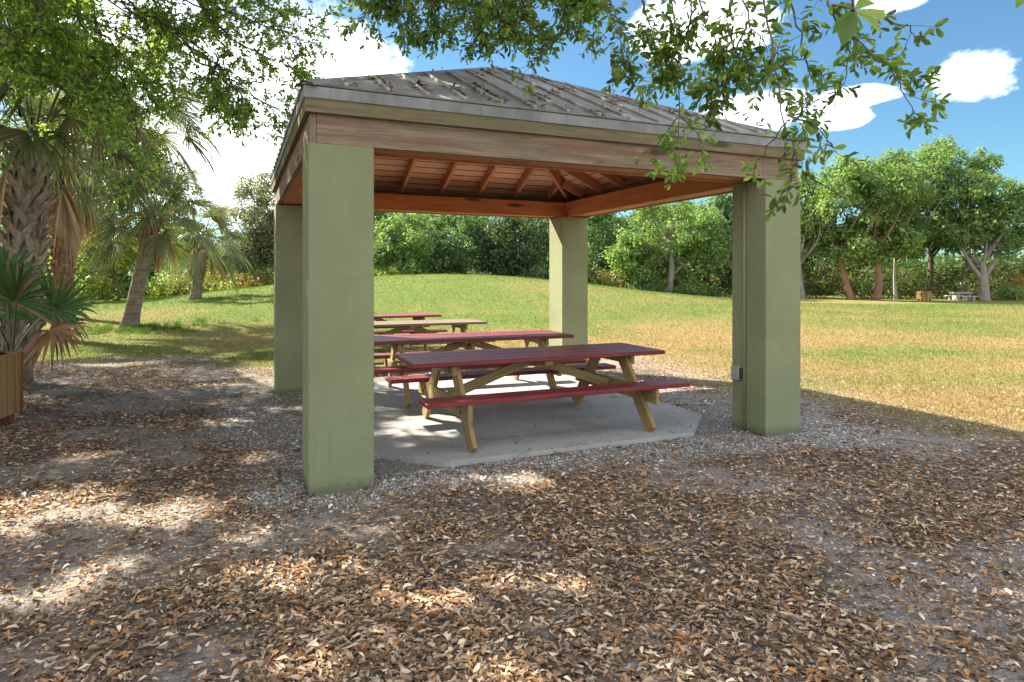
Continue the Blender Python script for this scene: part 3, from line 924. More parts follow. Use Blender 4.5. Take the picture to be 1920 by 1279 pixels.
def bush(name, label, base, ax, pal, leaf, per, seed, group=None, cat='bush', blob=(.3, .6), nb=14, width=.5):
    global RNG
    RNG = np.random.default_rng(seed); random.seed(seed)
    base = np.array(base, float); root = empty(name, base); tag(root, label, cat, group)
    ax = np.array(ax, float); blobs = []
    for _ in range(nb):
        u = rand_unit(1)[0]; u[2] = abs(u[2])
        q = RNG.uniform(.2, 1.0) ** .6
        blobs.append(((RT * u[0] * ax[0] + FW * u[1] * ax[1] + UP * u[2] * ax[2]) * q * .85 + UP * .15, RNG.uniform(*blob)))
    st = MB()
    for c_, r_ in blobs[:10]:
        st.tube(tube_path((c_[0] * .15, c_[1] * .15, -.1), c_, .08, 5), [.02, .016, .012, .009, .005], 5)
    st.build('stem', M['bark'], root)
    P, Dr, Nn, C, Sz = crown_leaves(blobs, per, leaf, pal)
    link('foliage', leaf_mesh('foliage', P, Dr, Nn, Sz, width, np.clip(C, .004, 1), .2, .1, True), M['farleaf'], root)
    return root

G1 = [(0.174, 0.262, 0.09), (0.13, 0.209, 0.073), (0.24, 0.328, 0.122), (0.102, 0.168, 0.062)]
G2 = [(0.125, 0.205, 0.087), (0.098, 0.169, 0.071), (0.177, 0.263, 0.112), (0.071, 0.125, 0.06)]
G3 = [(0.191, 0.288, 0.089), (0.146, 0.23, 0.076), (0.272, 0.365, 0.128), (0.112, 0.178, 0.064)]
GREY = [(0.194, 0.207, 0.121), (0.138, 0.154, 0.089), (0.267, 0.275, 0.178), (0.105, 0.121, 0.069)]
YEL = [(0.231, 0.253, 0.044), (0.182, 0.214, 0.037), (0.286, 0.292, 0.066), (0.121, 0.162, 0.032)]
DRYG = [(0.282, 0.263, 0.088), (0.194, 0.204, 0.064), (0.145, 0.166, 0.049), (0.35, 0.282, 0.126)]
HED = [(.085, .115, .04), (.06, .09, .032), (.12, .15, .055), (.15, .135, .06)]

BG = 'trees along the far side of the lawn'
def cr(px, py, depth, rpx, rpy, deep=None):
    c_ = aim(px, py, depth); k = depth / FPX
    return (c_, (rpx * k, deep or max(1.6, rpx * k * .8), rpy * k))
# behind the mound, left to right
tree('leafy_tree', 'bright green rounded tree behind the mound, next to the front left column', 'tree', gp(755, 44), aim(755, 470, 44), .2, [cr(760, 455, 44, 72, 62), cr(735, 500, 43, 50, 30)], G1, .26, 190, 'bark', 101, BG, 34)
tree('leafy_tree', 'blue-green tree with spreading crown behind the top of the mound', 'tree', gp(855, 46), aim(850, 460, 46), .22, [cr(865, 440, 46, 85, 62), cr(850, 500, 45, 60, 28)], G2, .26, 180, 'bark', 102, BG, 34)
tree('leafy_tree', 'dark grey-green tree behind the mound just left of the sunlit rear column', 'tree', gp(965, 45), aim(965, 460, 45), .22, [cr(965, 445, 45, 78, 60), cr(955, 495, 44.5, 60, 30)], [(0.09, 0.135, 0.068), (0.068, 0.105, 0.053), (0.143, 0.18, 0.105), (0.045, 0.083, 0.042)], .26, 170, 'bark', 103, BG, 34)
tree('leafy_tree', 'deep green tree just right of the sunlit rear column', 'tree', gp(1120, 46), aim(1120, 460, 46), .22, [cr(1125, 445, 46, 62, 70), cr(1130, 510, 45.5, 55, 30)], G2, .26, 180, 'bark', 104, BG, 34)
tree('leafy_tree', 'light green tree with pale forked trunk, framed under the right-hand beam', 'tree', gp(1252, 42.5), aim(1250, 455, 42.5), .26, [cr(1255, 430, 42.5, 100, 62), cr(1190, 485, 42, 45, 35), cr(1320, 465, 42.5, 60, 45)], G3, .25, 190, 'palebark', 105, BG, 36,
     trunks=[(gp(1252, 42.5), aim(1250, 450, 42.5), .26), (aim(1252, 518, 42.5), aim(1300, 480, 42.3), .09)])
tree('leafy_tree', 'dense green tree filling the gap left of the right front column', 'tree', gp(1350, 46), aim(1350, 460, 46), .22, [cr(1365, 430, 46, 70, 80), cr(1360, 510, 45.5, 60, 35)], G2, .26, 180, 'bark', 106, BG, 34)
# right-hand row
tree('leafy_tree', 'pale slim-trunked tree half hidden by the right front column', 'tree', gp(1507, 42), aim(1500, 470, 42), .18, [cr(1505, 385, 42, 60, 72), cr(1530, 440, 42, 45, 40)], G3, .25, 180, 'palebark', 107, BG, 30)
tree('leafy_tree', 'tree with leaning reddish-brown trunk, left in the row on the right', 'tree', gp(1600, 41), aim(1572, 468, 41), .25, [cr(1580, 372, 41, 90, 78), cr(1600, 452, 40.5, 68, 36)], G3, .25, 190, 'redbark', 108, BG, 34)
tree('leafy_tree', 'tree with straight thick reddish trunk standing closest to the lawn', 'tree', gp(1641, 40.3), aim(1636, 465, 40.3), .25, [cr(1650, 358, 41, 90, 80), cr(1655, 455, 40.5, 66, 34)], G3, .25, 190, 'redbark', 109, BG, 34)
tree('leafy_tree', 'slender pale-trunked tree right of the two reddish trunks', 'tree', gp(1680, 42), aim(1678, 480, 42), .13, [cr(1715, 335, 43, 85, 66), cr(1700, 435, 42, 60, 48)], G1, .25, 180, 'palebark', 110, BG, 30)
tree('leafy_tree', 'tallest tree of the right row, with grey trunk behind the far bin', 'tree', gp(1738, 44), aim(1745, 460, 44), .26, [cr(1770, 335, 44, 92, 76), cr(1750, 432, 44, 78, 50)], G1, .25, 190, 'bark', 111, BG, 36)
tree('leafy_tree', 'wide tree with bare forking limbs beside the concrete table', 'tree', gp(1846, 40.5), aim(1842, 490, 40.5), .30, [cr(1850, 385, 41, 80, 66), cr(1905, 405, 41, 64, 70), cr(1805, 440, 41, 50, 40), cr(1870, 450, 40.5, 60, 30)], G1, .25, 150, 'palebark', 112, BG, 34,
     trunks=[(gp(1846, 40.5), aim(1842, 490, 40.5), .33), (aim(1846, 520, 40.5), aim(1800, 460, 40.5), .16), (aim(1846, 515, 40.5), aim(1885, 455, 40.5), .15)], limbs=8)
tree('leafy_tree', 'leaning grey tree in the brush between far bin and concrete table', 'tree', gp(1797, 44), aim(1818, 480, 44), .14, [cr(1825, 430, 45, 40, 30)], G1, .25, 150, 'palebark', 113, BG, 24)
# hedge bank
def hedge():
    global RNG
    RNG = np.random.default_rng(77); random.seed(77)
    base = gp(1700, 46); root = empty('hedge', base); tag(root, 'long dark bank of wild brush behind the trunks on the right', 'hedge')
    blobs = []
    for px in np.arange(1080, 2080, 7):
        for _ in range(3):
            dpt = RNG.uniform(43.2, 47.5); g = gp(px, dpt)
            z = RNG.uniform(.0, 2.3 + .5 * (vnoise(np.array(px / 60.), np.array(0.), 3) - .5))
            blobs.append((np.array([g[0], g[1], g[2] + z]) - base, RNG.uniform(.45, .75)))
    P, Dr, Nn, C, Sz = crown_leaves(blobs, 120, .22, HED)
    link('foliage', leaf_mesh('foliage', P, Dr, Nn, Sz, .5, np.clip(C, .004, 1), .2, .1, True), M['farleaf'], root)
    st = MB()
    for k in range(60):
        q = blobs[k * len(blobs) // 60][0]
        st.tube([(q[0] + RNG.normal(0, .1), q[1], -.3), tuple(q)], [.03, .012], 5)
    st.build('stem', M['bark'], root)
hedge()
def far_wood():
    global RNG
    RNG = np.random.default_rng(78); random.seed(78)
    blobs = []
    for px in np.arange(380, 2150, 9):
        dn = vnoise(np.array(px / 45.), np.array(.3), 9)
        top = 7.4 if px < 1420 else (4.6 if px < 1690 else 3.0)
        if px < 640: top = 3.5
        top *= .8 + .45 * dn
        for _ in range(int(2 + top * .9)):
            dp = RNG.uniform(52, 60); g = gp(px + RNG.normal(0, 8), dp)
            blobs.append((np.array([g[0], g[1], g[2] + RNG.uniform(.2, top)]), RNG.uniform(.8, 1.3)))
    P, Dr, Nn, C, Sz = crown_leaves(blobs, 62, .34, [(0.09, 0.165, 0.054), (0.075, 0.135, 0.045), (0.135, 0.21, 0.068), (0.054, 0.108, 0.041)])
    o = link('distant_wood', leaf_mesh('distant_wood', P, Dr, Nn, Sz, .6, np.clip(C, .004, 1), .2, .1, True), M['farleaf'])
    tag(o, 'green mass of woodland far behind the lawn trees', 'wood', kind='stuff')
far_wood()
# undergrowth in front of the centre trees
for k, (px, dp, wx, hz_, pal, lab) in enumerate([
    (720, 41.5, 1.6, 1.0, YEL, 'yellow-green low bush on the mound beside the front left column'),
    (1205, 41.5, 1.8, 1.5, G2, 'dark green bush at the foot of the pale-trunked tree'),
    (1300, 41.3, 2.2, 1.3, G1, 'leafy bush right of the pale trunk under the right beam'),
    (1140, 42.5, 1.8, 1.6, DRYG, 'dry olive bush on the falling edge of the mound right of the rear column'),
    (880, 42.5, 2.4, 1.5, DRYG, 'dull olive brush at the back of the mound crest'),
    (1000, 42.5, 2.0, 1.5, G2, 'dark low bush behind the mound, touching the rear column'),
    (1880, 41.5, 1.8, .9, G1, 'fresh green ground bush right of the spreading tree'),
    (1906, 43.0, .8, 1.9, [(.5, .27, .10), (.42, .24, .10), (.3, .22, .08), (.2, .18, .06)], 'orange-brown dry bush at the far right edge'),
    (1842, 42.0, .5, .6, [(.42, .30, .16), (.3, .2, .1), (.2, .15, .07), (.35, .28, .16)], 'small heap of dry fronds beside the concrete table')]):
    bush('bush', lab, gp(px, dp), (wx, 1.2, hz_), pal, .2, 150, 200 + k, 'bushes along the far edge')
# left background
tree('leafy_tree', 'grey-green fine-leaved tree beyond the yellow bushes, left of the rear left column', 'tree', gp(490, 36), aim(490, 470, 36), .16, [cr(488, 400, 36, 50, 78), cr(470, 470, 35.5, 58, 42), cr(530, 450, 36, 50, 70)], GREY, .15, 330, 'bark', 120, BG, 60, blob=(.35, .75), limbs=16)
tree('leafy_tree', 'small dark-stemmed yellow-green tree, left of the leaning palm trunk', 'tree', gp(219, 27), aim(212, 500, 27), .16, [cr(210, 470, 27, 60, 42), cr(150, 440, 28, 60, 50)], [(0.182, 0.217, 0.042), (0.126, 0.168, 0.035), (0.266, 0.28, 0.056), (0.084, 0.119, 0.028)], .17, 260, 'bark', 121, BG, 40, blob=(.35, .7))
tree('leafy_tree', 'tall broad tree furthest left, filling the gap behind the stout palm', 'tree', gp(30, 40), aim(30, 430, 40), .25, [cr(20, 250, 40, 130, 170), cr(60, 420, 40, 90, 70)], G1, .22, 170, 'bark', 131, BG, 34)
tree('leafy_tree', 'tall tree behind the red-trunked palm, its crown above the dead fronds', 'tree', gp(165, 42), aim(170, 430, 42), .22, [cr(170, 270, 42, 110, 130), cr(180, 420, 42, 80, 60)], G3, .22, 170, 'bark', 132, BG, 34)
tree('leafy_tree', 'rounded olive tree behind the head of the leaning palm', 'tree', gp(300, 44), aim(300, 460, 44), .2, [cr(300, 370, 44, 85, 70), cr(330, 450, 44, 75, 45)], [(0.168, 0.203, 0.059), (0.126, 0.161, 0.046), (0.238, 0.252, 0.084), (0.084, 0.119, 0.035)], .2, 180, 'bark', 133, BG, 34)
for k, (px, dp, wx, hz_, pal, lab) in enumerate([
    (310, 30, 1.9, 2.7, G1, 'tall bright green bush between the leaning palm and the short palm'),
    (250, 34, 2.4, 3.2, G3, 'large green bush behind the leaning palm trunk'),
    (420, 36, 2.6, 1.9, G2, 'dark green bush below the grey-green tree'),
    (380, 31, 1.9, 1.0, YEL, 'yellow grassy bush on the slope, centre of the yellow band'),
    (330, 28, 1.4, .75, YEL, 'low yellow-green bush just right of the leaning palm base'),
    (445, 33, 1.9, 1.0, [(.20, .14, .04), (.16, .13, .033), (.23, .18, .055), (.11, .095, .028)], 'golden brown bush at the upper end of the yellow band'),
    (500, 35, 1.8, .9, DRYG, 'olive bush touching the rear left column on the slope'),
    (160, 26, 2.0, 1.6, YEL, 'sunny yellow bush behind the red-trunked palm'),
    (70, 24, 2.4, 2.6, G3, 'broad green bush behind the stout palm'),
    (-20, 20, 2.0, 2.6, G2, 'dark green bush at the extreme left behind the bin'),
    (180, 40, 4.0, 5.0, G2, 'tall dark thicket furthest back behind the palms'),
    (40, 32, 4.0, 6.0, G1, 'high leafy thicket behind the palms at far left'),
    (330, 44, 4.0, 4.6, G3, 'tall green thicket far behind the short palm')]):
    bush('bush', lab, gp(px, dp), (wx, 1.4, hz_), pal, .19 if hz_ < 3 else .24, 170, 240 + k, 'bushes at the left', nb=16 if hz_ < 3 else 40, blob=(.3, .6) if hz_ < 3 else (.6, 1.1))

# ----------------------------------------------------------------- the oak that shades the foreground
RNG = np.random.default_rng(5); random.seed(5)
OAK = empty('live_oak', (-6.2, -5.6, 0)); tag(OAK, 'oak whose drooping leafy branches hang in from the top edge over the shelter roof', 'tree')
oloc = np.array([-6.2, -5.6, 0.0])
SUN_A, SUN_B = .68, .95          # horizontal run of a sunray per metre of fall: +x, -y
OP, OD, ON, OS, OC = [], [], [], [], []
OAKPAL = np.array([(0.158, 0.232, 0.048), (0.12, 0.183, 0.042), (0.225, 0.3, 0.06), (0.083, 0.135, 0.033)])
twigs = MB()
def put_leaves(P, Dv, Nv, sz, tone=1.0):
    n = len(P)
    OP.append(P); OD.append(Dv); ON.append(Nv); OS.append(sz)
    c_ = OAKPAL[RNG.integers(0, 4, n)] * RNG.uniform(.75, 1.3, (n, 1)) * tone
    OC.append(c_)

def twig_leaves(p0, p1, n, size, tone=1.0):
    """n leaves set along a twig, thicker towards its tip, splayed to all sides"""
    ax = (p1 - p0); L = np.linalg.norm(ax); ax = ax / (L + 1e-9)
    s = 1 - RNG.random(n) ** 1.6
    P = p0 + (p1 - p0) * s[:, None]
    r_ = rand_unit(n); r_ -= (r_ @ ax)[:, None] * ax; r_ /= np.linalg.norm(r_, axis=1, keepdims=True)
    Dv = r_ * RNG.uniform(.5, 1.0, (n, 1)) + ax * RNG.uniform(.25, 1.0, (n, 1)) - UP * .12
    Nv = UP * .8 + rand_unit(n) * .8
    put_leaves(P, Dv, Nv, size * RNG.uniform(.6, 1.15, n), tone)

def branch(path, r0=.012, ntw=14, tl=.22, nl=9, leaf=.055, start=.12, droop=.25, sub=True, tone=1.0):
    path = [np.array(p) for p in path]
    # smooth
    q = []
    for i in range(len(path) - 1):
        a0 = path[max(i - 1, 0)]; a1 = path[i]; a2 = path[i + 1]; a3 = path[min(i + 2, len(path) - 1)]
        for s in np.linspace(0, 1, 5)[:-1]:
            q.append(.5 * (2 * a1 + (a2 - a0) * s + (2 * a0 - 5 * a1 + 4 * a2 - a3) * s ** 2 + (3 * a1 - a0 - 3 * a2 + a3) * s ** 3))
    q.append(path[-1]); q = np.array(q)
    n = len(q)
    q[1:-1] += RNG.normal(0, .012, (n - 2, 3)) * (tl / .22)
    twigs.tube(q - oloc, [r0 * (1 - .8 * i / (n - 1)) for i in range(n)], 6)
    for k in range(ntw):
        s = start + (1 - start) * (k + RNG.random()) / ntw
        i = min(int(s * (n - 1)), n - 2); p = q[i] + (q[i + 1] - q[i]) * (s * (n - 1) - i)
        t = q[min(i + 2, n - 1)] - q[max(i - 1, 0)]; t /= np.linalg.norm(t)
        d = t * RNG.uniform(.2, .9) + rand_unit(1)[0] * .8 - UP * droop
        d /= np.linalg.norm(d); L = tl * RNG.uniform(.5, 1.3)
        e = p + d * L
        mid = p + d * L * .5 + rand_unit(1)[0] * L * .08
        twigs.tube([p - oloc, mid - oloc, e - oloc], [r0 * .3, r0 * .22, r0 * .12], 4, False)
        twig_leaves(p + (e - p) * .25, e, nl, leaf, tone)
        if sub:
            for _ in range(2):
                d2 = d * .5 + rand_unit(1)[0] * .8 - UP * droop * .6; d2 /= np.linalg.norm(d2)
                p2 = mid; e2 = p2 + d2 * L * .7
                twigs.tube([p2 - oloc, e2 - oloc], [r0 * .2, r0 * .1], 4, False)
                twig_leaves(p2, e2, max(3, nl * 2 // 3), leaf, tone)
    twig_leaves(q[-3], q[-1], nl, leaf, tone)

def br(pts, **kw):
    rep = kw.pop('rep', 1)
    for k in range(rep):
        j = 0 if k == 0 else 1
        branch([aim(p[0] + j * RNG.normal(0, 16), p[1] + j * RNG.normal(0, 12), p[2] + j * RNG.normal(0, .12)) for p in pts], **kw)
# right: sprays hanging near the camera
br([(1400, -120, 3.0), (1440, 40, 2.9), (1462, 180, 2.8), (1492, 280, 2.75), (1512, 325, 2.7)], r0=.006, ntw=9, tl=.13, nl=6, leaf=.062, start=.10, sub=False)
br([(1490, 285, 2.75), (1480, 340, 2.75), (1470, 385, 2.75)], r0=.005, ntw=4, tl=.08, nl=6, leaf=.055, sub=False)
br([(1510, 325, 2.7), (1580, 370, 2.8), (1690, 430, 3.0)], r0=.004, ntw=3, tl=.07, nl=3, leaf=.045, sub=False)
br([(1505, 320, 2.7), (1525, 380, 2.7), (1520, 420, 2.7)], r0=.003, ntw=3, tl=.07, nl=4, leaf=.04, sub=False)
br([(1475, 215, 2.8), (1530, 240, 2.7), (1565, 285, 2.6)], r0=.005, ntw=6, tl=.11, nl=6, leaf=.065, sub=False)
br([(1475, 230, 2.8), (1430, 290, 2.9), (1410, 330, 2.9)], r0=.004, ntw=5, tl=.09, nl=6, leaf=.045, sub=False, tone=1.5)
br([(1220, -140, 3.7), (1265, 40, 3.6), (1272, 150, 3.5), (1275, 260, 3.4), (1268, 305, 3.4)], r0=.0055, ntw=16, tl=.15, nl=7, leaf=.055, tone=1.7)  # this clump and its two side sprays: sunlight painted into the leaf colour
br([(1275, 220, 3.4), (1310, 260, 3.4), (1320, 300, 3.4)], r0=.004, ntw=5, tl=.10, nl=7, leaf=.05, sub=False, tone=2.0)
br([(1270, 220, 3.4), (1235, 265, 3.4), (1225, 300, 3.4)], r0=.004, ntw=5, tl=.10, nl=7, leaf=.05, sub=False, tone=2.0)
br([(1090, -120, 3.9), (1140, 0, 3.8), (1165, 80, 3.7), (1185, 125, 3.7)], r0=.0055, ntw=10, tl=.16, nl=8, leaf=.058, rep=2)
br([(1160, -140, 3.6), (1200, 0, 3.5), (1225, 90, 3.5), (1240, 150, 3.4)], r0=.0055, ntw=13, tl=.17, nl=8, leaf=.058, tone=1.35)
br([(1270, -140, 3.3), (1310, 0, 3.3), (1340, 80, 3.2), (1350, 150, 3.2)], r0=.006, ntw=13, tl=.18, nl=8, leaf=.058, tone=1.35)
br([(1340, -140, 3.2), (1390, 0, 3.1), (1420, 90, 3.1), (1445, 170, 3.0)], r0=.006, ntw=13, tl=.18, nl=9, leaf=.06, tone=1.45)
br([(1440, -140, 3.0), (1480, -10, 3.0), (1500, 90, 2.9), (1515, 180, 2.9), (1500, 220, 2.9)], r0=.006, ntw=13, tl=.17, nl=8, leaf=.06, tone=1.45)
br([(1330, 20, 3.3), (1270, 70, 3.4), (1230, 140, 3.4)], r0=.006, ntw=9, tl=.15, nl=8, leaf=.058, rep=2)
br([(1400, 40, 3.1), (1370, 120, 3.1), (1330, 170, 3.1)], r0=.006, ntw=9, tl=.15, nl=8, leaf=.058, rep=2)
br([(1520, -120, 3.0), (1560, 10, 2.9), (1610, 70, 2.8), (1665, 120, 2.7), (1690, 170, 2.7), (1718, 225, 2.7)], r0=.006, ntw=14, tl=.12, nl=8, leaf=.055, tone=1.3)
br([(1560, 10, 2.9), (1640, 30, 2.8), (1700, 55, 2.8), (1720, 70, 2.8)], r0=.006, ntw=7, tl=.11, nl=7, leaf=.055, sub=False)
br([(1560, 20, 2.9), (1590, 100, 2.9), (1585, 145, 2.9), (1565, 185, 2.9)], r0=.005, ntw=8, tl=.11, nl=7, leaf=.055, sub=False)
# two stalks of big leaves right in front of the lens
def close_cluster(c0, ends, size):
    for (px, py, dp) in ends:
        e = aim(px, py, dp); s = aim(*c0)
        v = e - s; L = np.linalg.norm(v)
        nv = -FW * .8 + UP * .5 + rand_unit(1)[0] * .35
        put_leaves(np.array([s + v * .05]), np.array([v]), np.array([nv]), np.array([L]), 1.7)
    twigs.tube([aim(c0[0] - 10, -160, c0[2] + .1) - oloc, aim(*c0) - oloc], [.004, .002], 6, False)
close_cluster((1600, 20, .95), [(1562, 62, .95), (1580, 85, .93), (1612, 58, .97), (1655, 40, .9), (1648, 62, .96), (1640, 8, .98), (1640, -15, .92), (1575, 10, .98)], .07)
close_cluster((1935, -40, 1.0), [(1905, 14, 1.0), (1945, 15, 1.02)], .07)
# middle: over the ridge
for pts in ([(640, -110, 5.6), (670, -20, 5.5), (690, 40, 5.4), (682, 85, 5.4)], [(700, -110, 5.4), (735, 0, 5.4), (750, 60, 5.3), (770, 115, 5.3)],
            [(770, -110, 5.4), (800, 0, 5.3), (812, 60, 5.3), (825, 110, 5.2)], [(830, -110, 5.6), (850, -20, 5.5), (862, 20, 5.5)],
            [(890, -110, 5.0), (915, 0, 5.0), (935, 60, 4.9), (955, 100, 4.9)], [(930, -110, 5.0), (965, 0, 4.9), (990, 60, 4.9), (1035, 115, 4.8)],
            [(990, -110, 4.8), (1030, -10, 4.8), (1070, 40, 4.7), (1090, 75, 4.7)], [(720, -110, 5.8), (760, -30, 5.8), (720, 20, 5.7)],
            [(880, -110, 5.2), (900, -20, 5.2), (890, 50, 5.1), (905, 95, 5.1)], [(960, -80, 5.2), (985, 0, 5.2), (950, 60, 5.1)],
            [(800, -80, 5.6), (770, 10, 5.6), (735, 45, 5.5)], [(1040, -100, 4.6), (1075, -10, 4.5), (1105, 20, 4.5)]):
    pts = [(p[0], p[1] - (46 if p[0] < 830 else 34), p[2]) for p in pts]
    br(pts, r0=.010, ntw=13, tl=.24, nl=11, leaf=.066, tone=1.3, rep=2)
# left: the boughs in front of the palms
for k, pts in enumerate([
    [(-80, -60, 8.2), (120, 20, 8.0), (260, 70, 7.8), (330, 130, 7.6)], [(60, -120, 8.4), (200, 0, 8.2), (330, 60, 8.0), (430, 140, 7.8), (470, 215, 7.7)],
    [(200, -120, 8.0), (330, -20, 7.9), (450, 30, 7.8), (540, 55, 7.7), (590, 60, 7.7)], [(330, -60, 8.0), (420, 60, 7.8), (500, 110, 7.8), (560, 130, 7.7)],
    [(-80, 40, 7.6), (60, 100, 7.5), (160, 170, 7.4), (215, 250, 7.4)], [(-60, -20, 7.8), (100, 60, 7.6), (220, 160, 7.4), (265, 260, 7.3), (270, 320, 7.3)],
    [(-60, 100, 7.2), (40, 130, 7.1), (110, 150, 7.1)], [(120, -100, 7.8), (180, 40, 7.6), (200, 140, 7.5), (160, 210, 7.4)],
    [(260, -100, 8.6), (300, 20, 8.5), (330, 90, 8.4)], [(400, -100, 8.3), (470, -10, 8.2), (520, 30, 8.1)],
    [(-50, -60, 7.0), (50, 0, 7.0), (120, 60, 7.0)], [(20, -80, 7.4), (90, 10, 7.3), (60, 90, 7.2)],
    [(300, 40, 7.9), (370, 110, 7.8), (440, 150, 7.8), (520, 210, 7.7), (540, 205, 7.7)], [(180, 60, 7.7), (250, 130, 7.6), (300, 200, 7.5)],
    [(380, 100, 7.8), (410, 180, 7.8), (430, 215, 7.8)], [(240, 0, 8.4), (290, 40, 8.3), (390, 30, 8.2)], [(100, -60, 8.6), (160, 20, 8.6), (110, 80, 8.5)],
    [(0, 20, 8.6), (60, 40, 8.6), (140, 110, 8.5)], [(360, -100, 8.8), (400, -20, 8.7), (380, 60, 8.6)], [(-30, 20, 6.8), (20, 60, 6.8), (30, 120, 6.8)]]):
    br(pts, r0=.014, ntw=18, tl=.36, nl=15, leaf=.070, tone=2.1, rep=2)  # leaf colour raised to stand in for light on these boughs
# high crown out of view: shaped for dappled shade, gaps cut for sun spots
GAPS = [(60, 1120, 100, 22), (90, 950, 110, 34), (310, 965, 78, 26), (10, 1000, 60, 16), (150, 1085, 60, 14), (230, 1055, 70, 12), (480, 1075, 70, 14),
        (560, 1075, 60, 14), (560, 1115, 60, 10), (590, 1250, 70, 30), (680, 1062, 60, 12), (790, 1120, 80, 14), (830, 1145, 70, 10), (920, 1262, 90, 26),
        (1010, 1090, 95, 12), (930, 895, 85, 20), (985, 905, 60, 14), (500, 855, 45, 11), (470, 1000, 40, 10), (1650, 1092, 75, 18), (1745, 1048, 38, 10), (1830, 1025, 50, 10),
        (1380, 1090, 60, 9), (1300, 1265, 60, 16), (1910, 1110, 60, 10), (150, 860, 40, 8), (420, 790, 40, 5), (760, 800, 40, 9), (820, 790, 40, 12), (860, 812, 45, 12),
        (740, 825, 50, 10), (780, 842, 45, 6), (840, 860, 40, 6), (540, 765, 30, 5), (420, 722, 50, 2), (200, 684, 50, 2), (330, 662, 40, 2), (640, 1000, 30, 8), (720, 990, 26, 8)]
HG = []
for (px, py, rx, ry) in GAPS:
    d = FPX * CAM[2] / (py - HOR); d2 = FPX * CAM[2] / (py + ry - HOR); d1 = FPX * CAM[2] / (py - ry - HOR)
    p = spot(px, d); HG.append((p[0], p[1], 1.1 * rx / FPX * d + .05, max(.10, 1.2 * (d1 - d2) / 2 + .04)))
HG = np.array(HG)
def in_gap(gx, gy):
    m_ = np.zeros(len(gx), bool)
    wob = .45 * (fbm(gx * 3.3, gy * 3.3, 83, 3) - .5)
    for (hx, hy, ra, rb) in HG:
        dx = gx - hx; dy = gy - hy
        u = (dx * RT[0] + dy * RT[1]) / ra; v = (dx * FW[0] + dy * FW[1]) / rb
        m_ |= (u * u + v * v) < (1.0 + 2.2 * wob)
    return m_
NL = 280000
gx = RNG.uniform(-10.5, 7.0, NL); gy = RNG.uniform(-7.5, 10.5, NL)
edge_r = 6.25 - .1 * np.clip(gy, -6, 2) + .25 * (fbm(gx * .1, gy * 1.3, 88, 3) - .5)
ylim = 1.3 + 2.9 * sstep(1.9, 1.2, gx) + 5.2 * sstep(.2, -1.2, gx) + 1.5 * (fbm(gx * .8, gy * .3, 89, 3) - .5)
ok = (gx < edge_r) & (gy < ylim) & ~in_gap(gx, gy)
far_l = gy > 8.0                                   # towards the lawn the shade breaks into streaks
ok &= ~(far_l & (fbm(gx * .55, gy * 1.6, 87, 3) > .585))
gx, gy = gx[ok], gy[ok]; n = len(gx)
hb = 6.0 + 1.6 * fbm(gx * .35, gy * .35, 86, 2) + RNG.normal(0, .35, n)
PP = np.stack([gx - SUN_A * hb, gy + SUN_B * hb, hb], -1)
px_, py_, dd_ = seen(PP)
vis = (dd_ > .2) & (px_ > -60) & (px_ < 1980) & (py_ > -30) & (py_ < 1300)
bad = vis & ((px_ > 150) | (py_ > 30))
# bad ones are lifted higher along the same sunray until they leave the picture
for _ in range(6):
    hb = np.where(bad, hb + .8, hb)
    PP = np.stack([gx - SUN_A * hb, gy + SUN_B * hb, hb], -1)
    px_, py_, dd_ = seen(PP)
    vis = (dd_ > .2) & (px_ > -60) & (px_ < 1980) & (py_ > -30) & (py_ < 1300)
    bad = vis & ((px_ > 150) | (py_ > 30))
PP = PP[~bad]; n = len(PP)
put_leaves(PP, rand_unit(n) - UP * .2, UP * .9 + rand_unit(n) * .7, np.where((seen(PP)[1] > -60) & (seen(PP)[2] > 0), .6, 1.0) * RNG.uniform(.12, .19, n))
CC = PP[RNG.integers(0, n, 400)]; CC = CC[np.argsort(CC[:, 0])]
limb = MB()
limb.tube([(0, 0, -.2), (.05, .1, .8), (.25, .3, 2.4), (.6, .8, 4.0)], [.55, .42, .37, .33], 16, True, .04)
limb.build('trunk', M['bark'], OAK)
for k in range(16):
    c0 = CC[k * len(CC) // 16] - oloc
    lb = MB(); st = np.array([.55, .75, 3.8]); n = 8
    mid = st + (c0 - st) * .5 + UP * 1.0
    pts = [(1 - s) ** 2 * st + 2 * s * (1 - s) * mid + s * s * c0 for s in np.linspace(0, 1, n)]
    lb.tube(pts, [.16 * (1 - .85 * s) for s in np.linspace(0, 1, n)], 8, True, .05); lb.build('limb', M['bark'], OAK)
twigs.build('twigs', M['bark'], OAK)
P = np.concatenate(OP) - oloc
link('crown', leaf_mesh('crown', P, np.concatenate(OD), np.concatenate(ON), np.concatenate(OS), .42, np.clip(np.concatenate(OC), .004, 1), .3, .12), M['oakleaf'], OAK)

# ----------------------------------------------------------------- loose stuff on the ground
def in_slab(x, y): return (x > .45) & (x < 4.15) & (y > .26) & (y < 4.36)
def in_col(x, y):
    m_ = np.zeros(len(x), bool)
    for cx, cy in ((0, 0), (W - CW, 0), (0, D - CW), (W - CW, D - CW)):
        m_ |= (x > cx - .01) & (x < cx + CW + .01) & (y > cy - .01) & (y < cy + CW + .01)
    return m_

def scatter(n, dmin, dmax, power=2.0, spread=1.05):
    """ground points in the view wedge, denser near the camera"""
    u = RNG.random(n)
    if power == 2: d = dmin * (dmax / dmin) ** u          # ~1/d density
    else: d = np.sqrt(dmin ** 2 + (dmax ** 2 - dmin ** 2) * u)
    l = RNG.uniform(-1, 1, n) * d * (960 / FPX) * spread
    x = CAM[0] + FW[0] * d + RT[0] * l; y = CAM[1] + FW[1] * d + RT[1] * l
    return x, y, d

